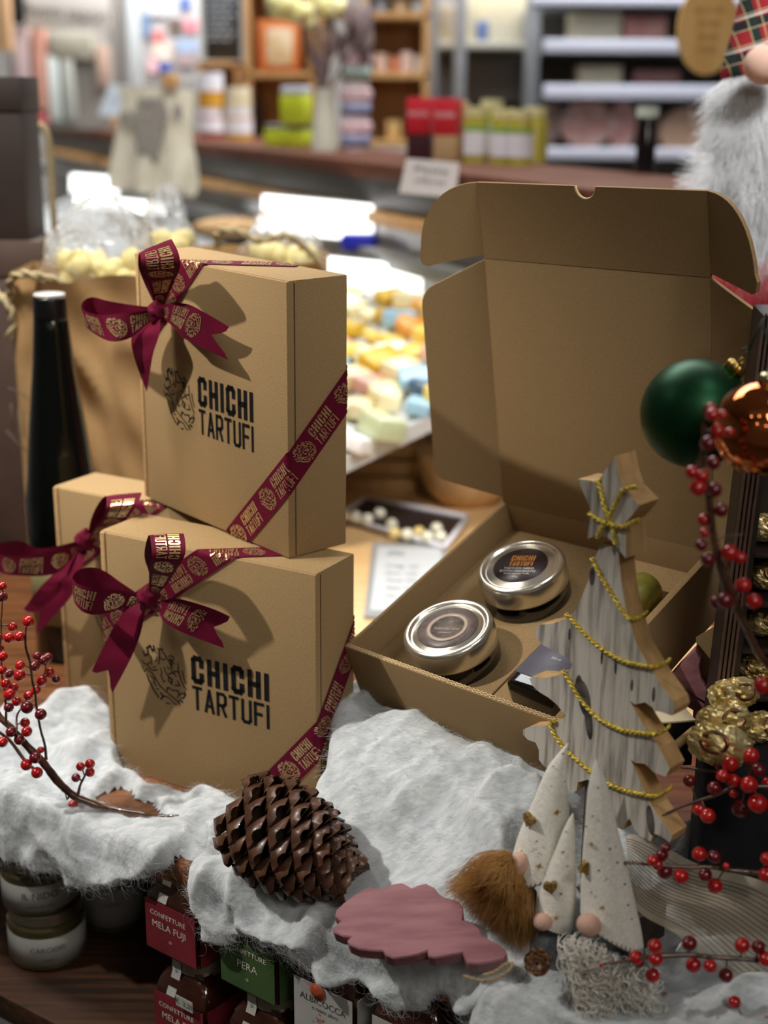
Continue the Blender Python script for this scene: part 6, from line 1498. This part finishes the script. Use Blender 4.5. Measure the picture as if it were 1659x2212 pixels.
part('handwriting', map2(text_vf('Buoni sapori', .046, 0, 0), fs), flat('sign_ink', srgb(84, 82, 80), .7), sg, True)
pbox('black_panel', 'black panel behind the left end of the shop sign', 'panel', 18, -70, 60, 52, 4.1, .02, flat('slate_black', None))
pbox('wood_strip', 'orange wooden upright at the top left corner', 'post', -30, -60, 22, 110, 3.9, .05, flat('orange_wood', srgb(206, 164, 120), .6))
pbox('display_rack', 'pale grey back panel of the rack carrying magazines and packs at upper left', 'rack', 10, 40, 240, 280, 4.151, .02, flat('rack_grey', srgb(150, 146, 140), .6))
for i, (x0, y0, x1, y1, c, l) in enumerate(((22, 56, 66, 200, srgb(212, 186, 184), 'pale pink magazine, leftmost of the rack by the brown box'), (66, 60, 106, 250, srgb(206, 150, 130), 'salmon magazine with orange head, beside the pale pink one'), (100, 120, 132, 262, srgb(206, 214, 208), 'pale green carton right of the magazines'), (106, 70, 200, 128, srgb(186, 182, 164), 'beige package under the shop sign'), (132, 128, 164, 262, srgb(170, 172, 164), 'grey package behind the small wooden crate'), (66, 235, 104, 268, srgb(226, 120, 120), 'red pink pack at the foot of the magazines'), (206, 100, 236, 190, srgb(190, 160, 142), 'tan pack below the shop sign by the posts'))):
    pbox('printed_pack', l, 'package', x0, y0, x1, y1, 4.11, .04, mat('print_%d' % i, c, tuple(min(1, q*.75) for q in c[:3])+(1,), .6, scale=9, lo=.5, hi=.6))
# ---------------- chilled wall shelves with meats at right
wc = thing('chilled_shelves', 'grey metal chilled wall shelves with white price rails at right', 'shelving', Vector((PY(1240, 400, 3.7).x, 3.9, -1.0)))
GM = mat('shelf_grey_metal', srgb(128, 130, 134), srgb(146, 148, 152), .4, .2, scale=8)
def pr_(nm, x0, y0, x1, y1, Y, d, M_): a = PY(x0, y0, Y); b = PY(x1, y1, Y); part(nm, rbox(a.x, b.x, Y, Y+d, b.z, a.z, .003), M_, wc, True, auto=True)
pr_('back_panel', 925, -80, 1760, 400, 4.12, .02, flat('shelf_back_grey', srgb(112, 108, 106), .6))
RAIL = flat('white_price_rail', srgb(214, 216, 232), .3)
for y0, y1 in ((-8, 14), (84, 116), (182, 216), (318, 346)):
    pr_('shelf_board', 1150, y1-6, 1760, y1+4, 3.72, .40, GM); pr_('price_rail', 1175 if y0 > 0 else 1150, y0, 1640, y1, 3.70, .012, RAIL)
for y0, y1 in ((88, 106),): pr_('shelf_board', 925, y0, 1148, y1, 3.72, .40, flat('pale_shelf', srgb(190, 188, 176), .5))
for x in (925, 985, 1140): pr_('upright', x, -80, x+16, 380, 3.71, .03, GM)
pr_('lower_panel', 990, 112, 1140, 218, 3.9, .02, flat('taupe_panel', srgb(128, 120, 112), .6))
def sh(name, label, cat, x0, y0, x1, y1, c, c2=None, group=None, Y=3.78, d=.1): return pbox(name, label, cat, x0, y0, x1, y1, Y, d, mat('tone_'+name+label[:14].replace(' ', '_'), c, c2, .5, scale=14), group, .006)
sh('butter_block', 'cream coloured cheese block on the upper chilled shelf', 'cheese', 1234, 26, 1342, 84, srgb(226, 216, 186), srgb(236, 230, 206))
sh('butter_block', 'cream coloured cheese block on the middle chilled shelf', 'cheese', 1250, 140, 1344, 182, srgb(220, 214, 190), srgb(232, 226, 206))
sh('meat_pack', 'red sliced meat pack on the upper shelf beside the cheese block', 'meat', 1350, 34, 1440, 84, srgb(196, 120, 112), srgb(222, 170, 160))
sh('meat_pack', 'dull red meat pack lying on the middle chilled shelf', 'meat', 1370, 150, 1470, 182, srgb(150, 104, 106), srgb(170, 126, 126))
sh('yogurt_pack', 'blue pack on the left chilled shelf', 'package', 1032, 44, 1056, 88, srgb(80, 100, 140))
sh('yogurt_pack', 'beige packs filling the left chilled shelf behind the blue pack', 'package', 1004, -20, 1132, 88, srgb(196, 184, 150), srgb(170, 164, 150), Y=3.9)
sh('yogurt_pack', 'tan pack at the far left of the chilled shelf', 'package', 942, 10, 984, 90, srgb(170, 156, 134))
def disc_meat(label, x, y, rx, ry, c, c2):
    Y = 3.79; k = Y/F_PX; cc_ = PY(x, y, Y)
    V, F = lathe([(0, 0), (rx*k*.95, 0), (rx*k, .01), (rx*k, .07), (0, .07)], 40)
    M = frame(cc_, Vector((1, 0, 0)), Vector((0, 0, ry/rx)), Vector((0, 1, 0)))
    single('round_mortadella', xf((V, F), M), mat('mort_'+label[:12].replace(' ', '_'), c, c2, .4, scale=26), label, 'meat', 'round sliced meats on the lower chilled shelf', auto=True)
disc_meat('large round pink speckled mortadella on the lower chilled shelf', 1268, 268, 56, 50, srgb(214, 150, 140), srgb(236, 206, 200))
disc_meat('narrow pink meat slice between mortadella and dark bottle', 1345, 272, 28, 54, srgb(210, 140, 136), srgb(236, 210, 206))
disc_meat('round peach coloured cheese right of the dark bottle', 1490, 286, 62, 52, srgb(232, 186, 156), srgb(240, 206, 180))
disc_meat('dim pinkish slice at the left end of the lower chilled shelf', 1190, 262, 22, 46, srgb(160, 130, 126), srgb(176, 150, 146))
# hanging oval wooden board
cO = PY(1530, 62, 2.35); k = 2.35/F_PX
ho = thing('wooden_plaque', 'oval wooden plaque with faint writing hanging beside the plush gnome', 'plaque', cO-Vector((0, 0, 92*k)))
V, F = lathe([(0, 0), (62*k, 0), (62*k, .010), (0, .010)], 48)
part('oval_board', xf((V, F), frame(cO, Vector((1, 0, 0)), Vector((0, 0, 1.45)), Vector((0, 1, 0)))), mat('honey_pine', srgb(214, 164, 92), srgb(226, 182, 116), .5, scale=10, stretch=(8, 8, 1)), ho, True, auto=True)
part('cord', tube([cO+Vector((-.01, .005, 85*k)), cO+Vector((0, .005, .35))], .0012, 5), TW, ho, True)
def fo(u, v): return Vector((cO.x+u, 2.3485, cO.z+v))
part('faint_writing', join(*[map2(text_vf(s, .0125, 0, .03-.02*i), fo) for i, s in enumerate(('qui si vive', 'di cose', 'buone', 'e belle'))]), flat('burnt_brown', srgb(170, 122, 66), .7), ho, True)
# ---------------- pale table behind: bowls, boards, beads, leaflet
BWL = grain('bowl_wood', srgb(206, 166, 112), srgb(224, 188, 138), (20, 20, 4), .5, .1)
cB_ = PZ(1010, 1095, .0); cB_.y += .03; kb_ = (cB_-EYE).dot(fw)/F_PX
wb = thing('wooden_bowl', 'pale turned wooden bowl behind the open gift box', 'bowl', cB_)
part('bowl_body', lathe([(0, 0), (62*kb_, 0), (88*kb_, 30*kb_), (106*kb_, 78*kb_), (110*kb_, 112*kb_), (102*kb_, 114*kb_), (92*kb_, 80*kb_), (60*kb_, 30*kb_), (0, 22*kb_)], 48), BWL, wb)
part('bowl_filling', ellipsoid(cB_+Vector((0, 0, 84*kb_)), 88*kb_, 88*kb_, 20*kb_, 30, 12, disp=lambda v: .1*noise.noise(v*7)), mat('bread_crumb', srgb(222, 190, 130), srgb(240, 216, 160), .8, scale=60), wb, True)
for i, (x0, x1, y, dz) in enumerate(((735, 905, 1062, 0), (730, 912, 1062, .024), (738, 940, 1062, .048))):
    p0 = PZ(x0, y, 0); p1 = PZ(x1, y, 0)
    g = thing('wooden_tray', ['lowest pale wooden tray of the stack between the kraft boxes', 'middle pale wooden tray of the stack of three', 'top pale wooden tray of the stack, holding small wraps'][i], 'tray', Vector(((p0.x+p1.x)/2, p0.y+.05, dz)), Matrix.Rotation(.12*(i-1), 3, 'Z'), 'stacked pale wooden trays')
    w2 = (p1.x-p0.x)/2
    part('tray_base', rbox(-w2, w2, -.05, .07, 0, .004, .001), BWL, g, auto=True)
    for a_ in ((-w2, w2, -.05, -.044), (-w2, w2, .064, .07)): part('tray_side', rbox(*a_, .004, .020, .001), BWL, g, auto=True)
    for a_ in ((-w2, -w2+.006, -.044, .064), (w2-.006, w2, -.044, .064)): part('tray_side', rbox(*a_, .004, .020, .001), BWL, g, auto=True)
rs = random.Random(3); gq = {}
for nm, c in (('white', srgb(236, 234, 226)), ('pink', srgb(226, 180, 170)), ('cream', srgb(232, 214, 160))): gq[nm] = rawmesh('wrapped_sweet', *ellipsoid((0, 0, 0), 1, .8, .7, 16, 10, disp=lambda v: .1*noise.noise(v*3)), flat('wrap_'+nm, c, .4))
pt = PZ(835, 1062, 0)
for i in range(22):
    nm = rs.choice(list(gq)); o = bpy.data.objects.new('wrapped_sweet', gq[nm]); COL.objects.link(o)
    o.location = (pt.x+rs.uniform(-.042, .05), pt.y+.06+rs.uniform(-.035, .04), .064+rs.uniform(0, .022)); s_ = rs.uniform(.011, .016); o.scale = (s_, s_, s_)
    o['label'] = f'{nm} wrapped sweet heaped in the top wooden tray'; o['category'] = 'sweet'; o['group'] = f'{nm} wrapped sweets in the top wooden tray'
q = [PZ(x, y, .0) for x, y in ((730, 1128), (960, 1195), (1010, 1130), (790, 1088))]
dt = thing('dark_tray', 'dark shallow tray with white rim holding pale beads on the table', 'tray', q[0])
def lift(P, z0, z1): V = [Vector((p.x, p.y, z1)) for p in P]+[Vector((p.x, p.y, z0)) for p in P]; return V, QF
part('tray_base', lift(q, .0005, .006), flat('dark_brown_tray', srgb(52, 36, 30), .5), dt, True, smooth=False)
for i in range(4): part('white_rim', tube([q[i]+Vector((0, 0, .008)), q[(i+1) % 4]+Vector((0, 0, .008))], .0035, 8), WHP, dt, True)
for i, (x, y) in enumerate(((768, 1116), (794, 1122), (820, 1110), (846, 1133), (853, 1152), (880, 1155), (905, 1150), (924, 1160), (943, 1142), (952, 1160), (744, 1112))):
    o = single('pearl_bead', ellipsoid(PZ(x, y, .014), .0078, .0078, .0078, 18, 12), mat('pearl_white', srgb(238, 234, 210), rough=.25) if i not in (6, 4) else mat('pearl_gold', srgb(222, 200, 130), rough=.25), ('pale gold' if i in (6, 4) else 'white')+' round bead lying in the dark tray behind the gift boxes', 'bead', ('gold' if i in (6, 4) else 'white')+' beads in the dark tray')
q = [PZ(x, y, 0) for x, y in ((786, 1338), (965, 1345), (965, 1182), (806, 1178))]
lf = thing('price_leaflet', 'grey framed printed leaflet lying on the pale table between the boxes', 'leaflet', q[0])
part('grey_frame', lift(q, .0005, .004), flat('leaflet_frame', srgb(150, 152, 152), .4), lf, True, smooth=False)
c = (q[0]+q[1]+q[2]+q[3])/4
part('white_sheet', lift([c+(p-c)*.86 for p in q], .004, .0048), flat('sheet_paper', srgb(196, 198, 198), .7), lf, True, smooth=False)
def fq(u, v): p = q[0].lerp(q[1], u).lerp(q[3].lerp(q[2], u), v); return Vector((p.x, p.y, .0052))
for s, u, v, h_, ar in (('LISTINO', .32, .82, .10, .22), ('Formaggi  12,90', .42, .64, .05, .42), ('Salumi  14,50', .42, .54, .05, .40), ('Tartufi  9,90', .42, .44, .05, .38), ('Miele  6,50', .42, .34, .05, .36), ('Olio  11,00', .42, .24, .05, .36)):
    T_ = text_vf(s, 1.0, 0, 0); w_ = max(a for a, b in T_[0])-min(a for a, b in T_[0])
    part('printed_line', map2(T_, lambda a, b: fq(u+a/w_*ar, v+b*h_)), flat('soft_grey_ink', None), lf, True)
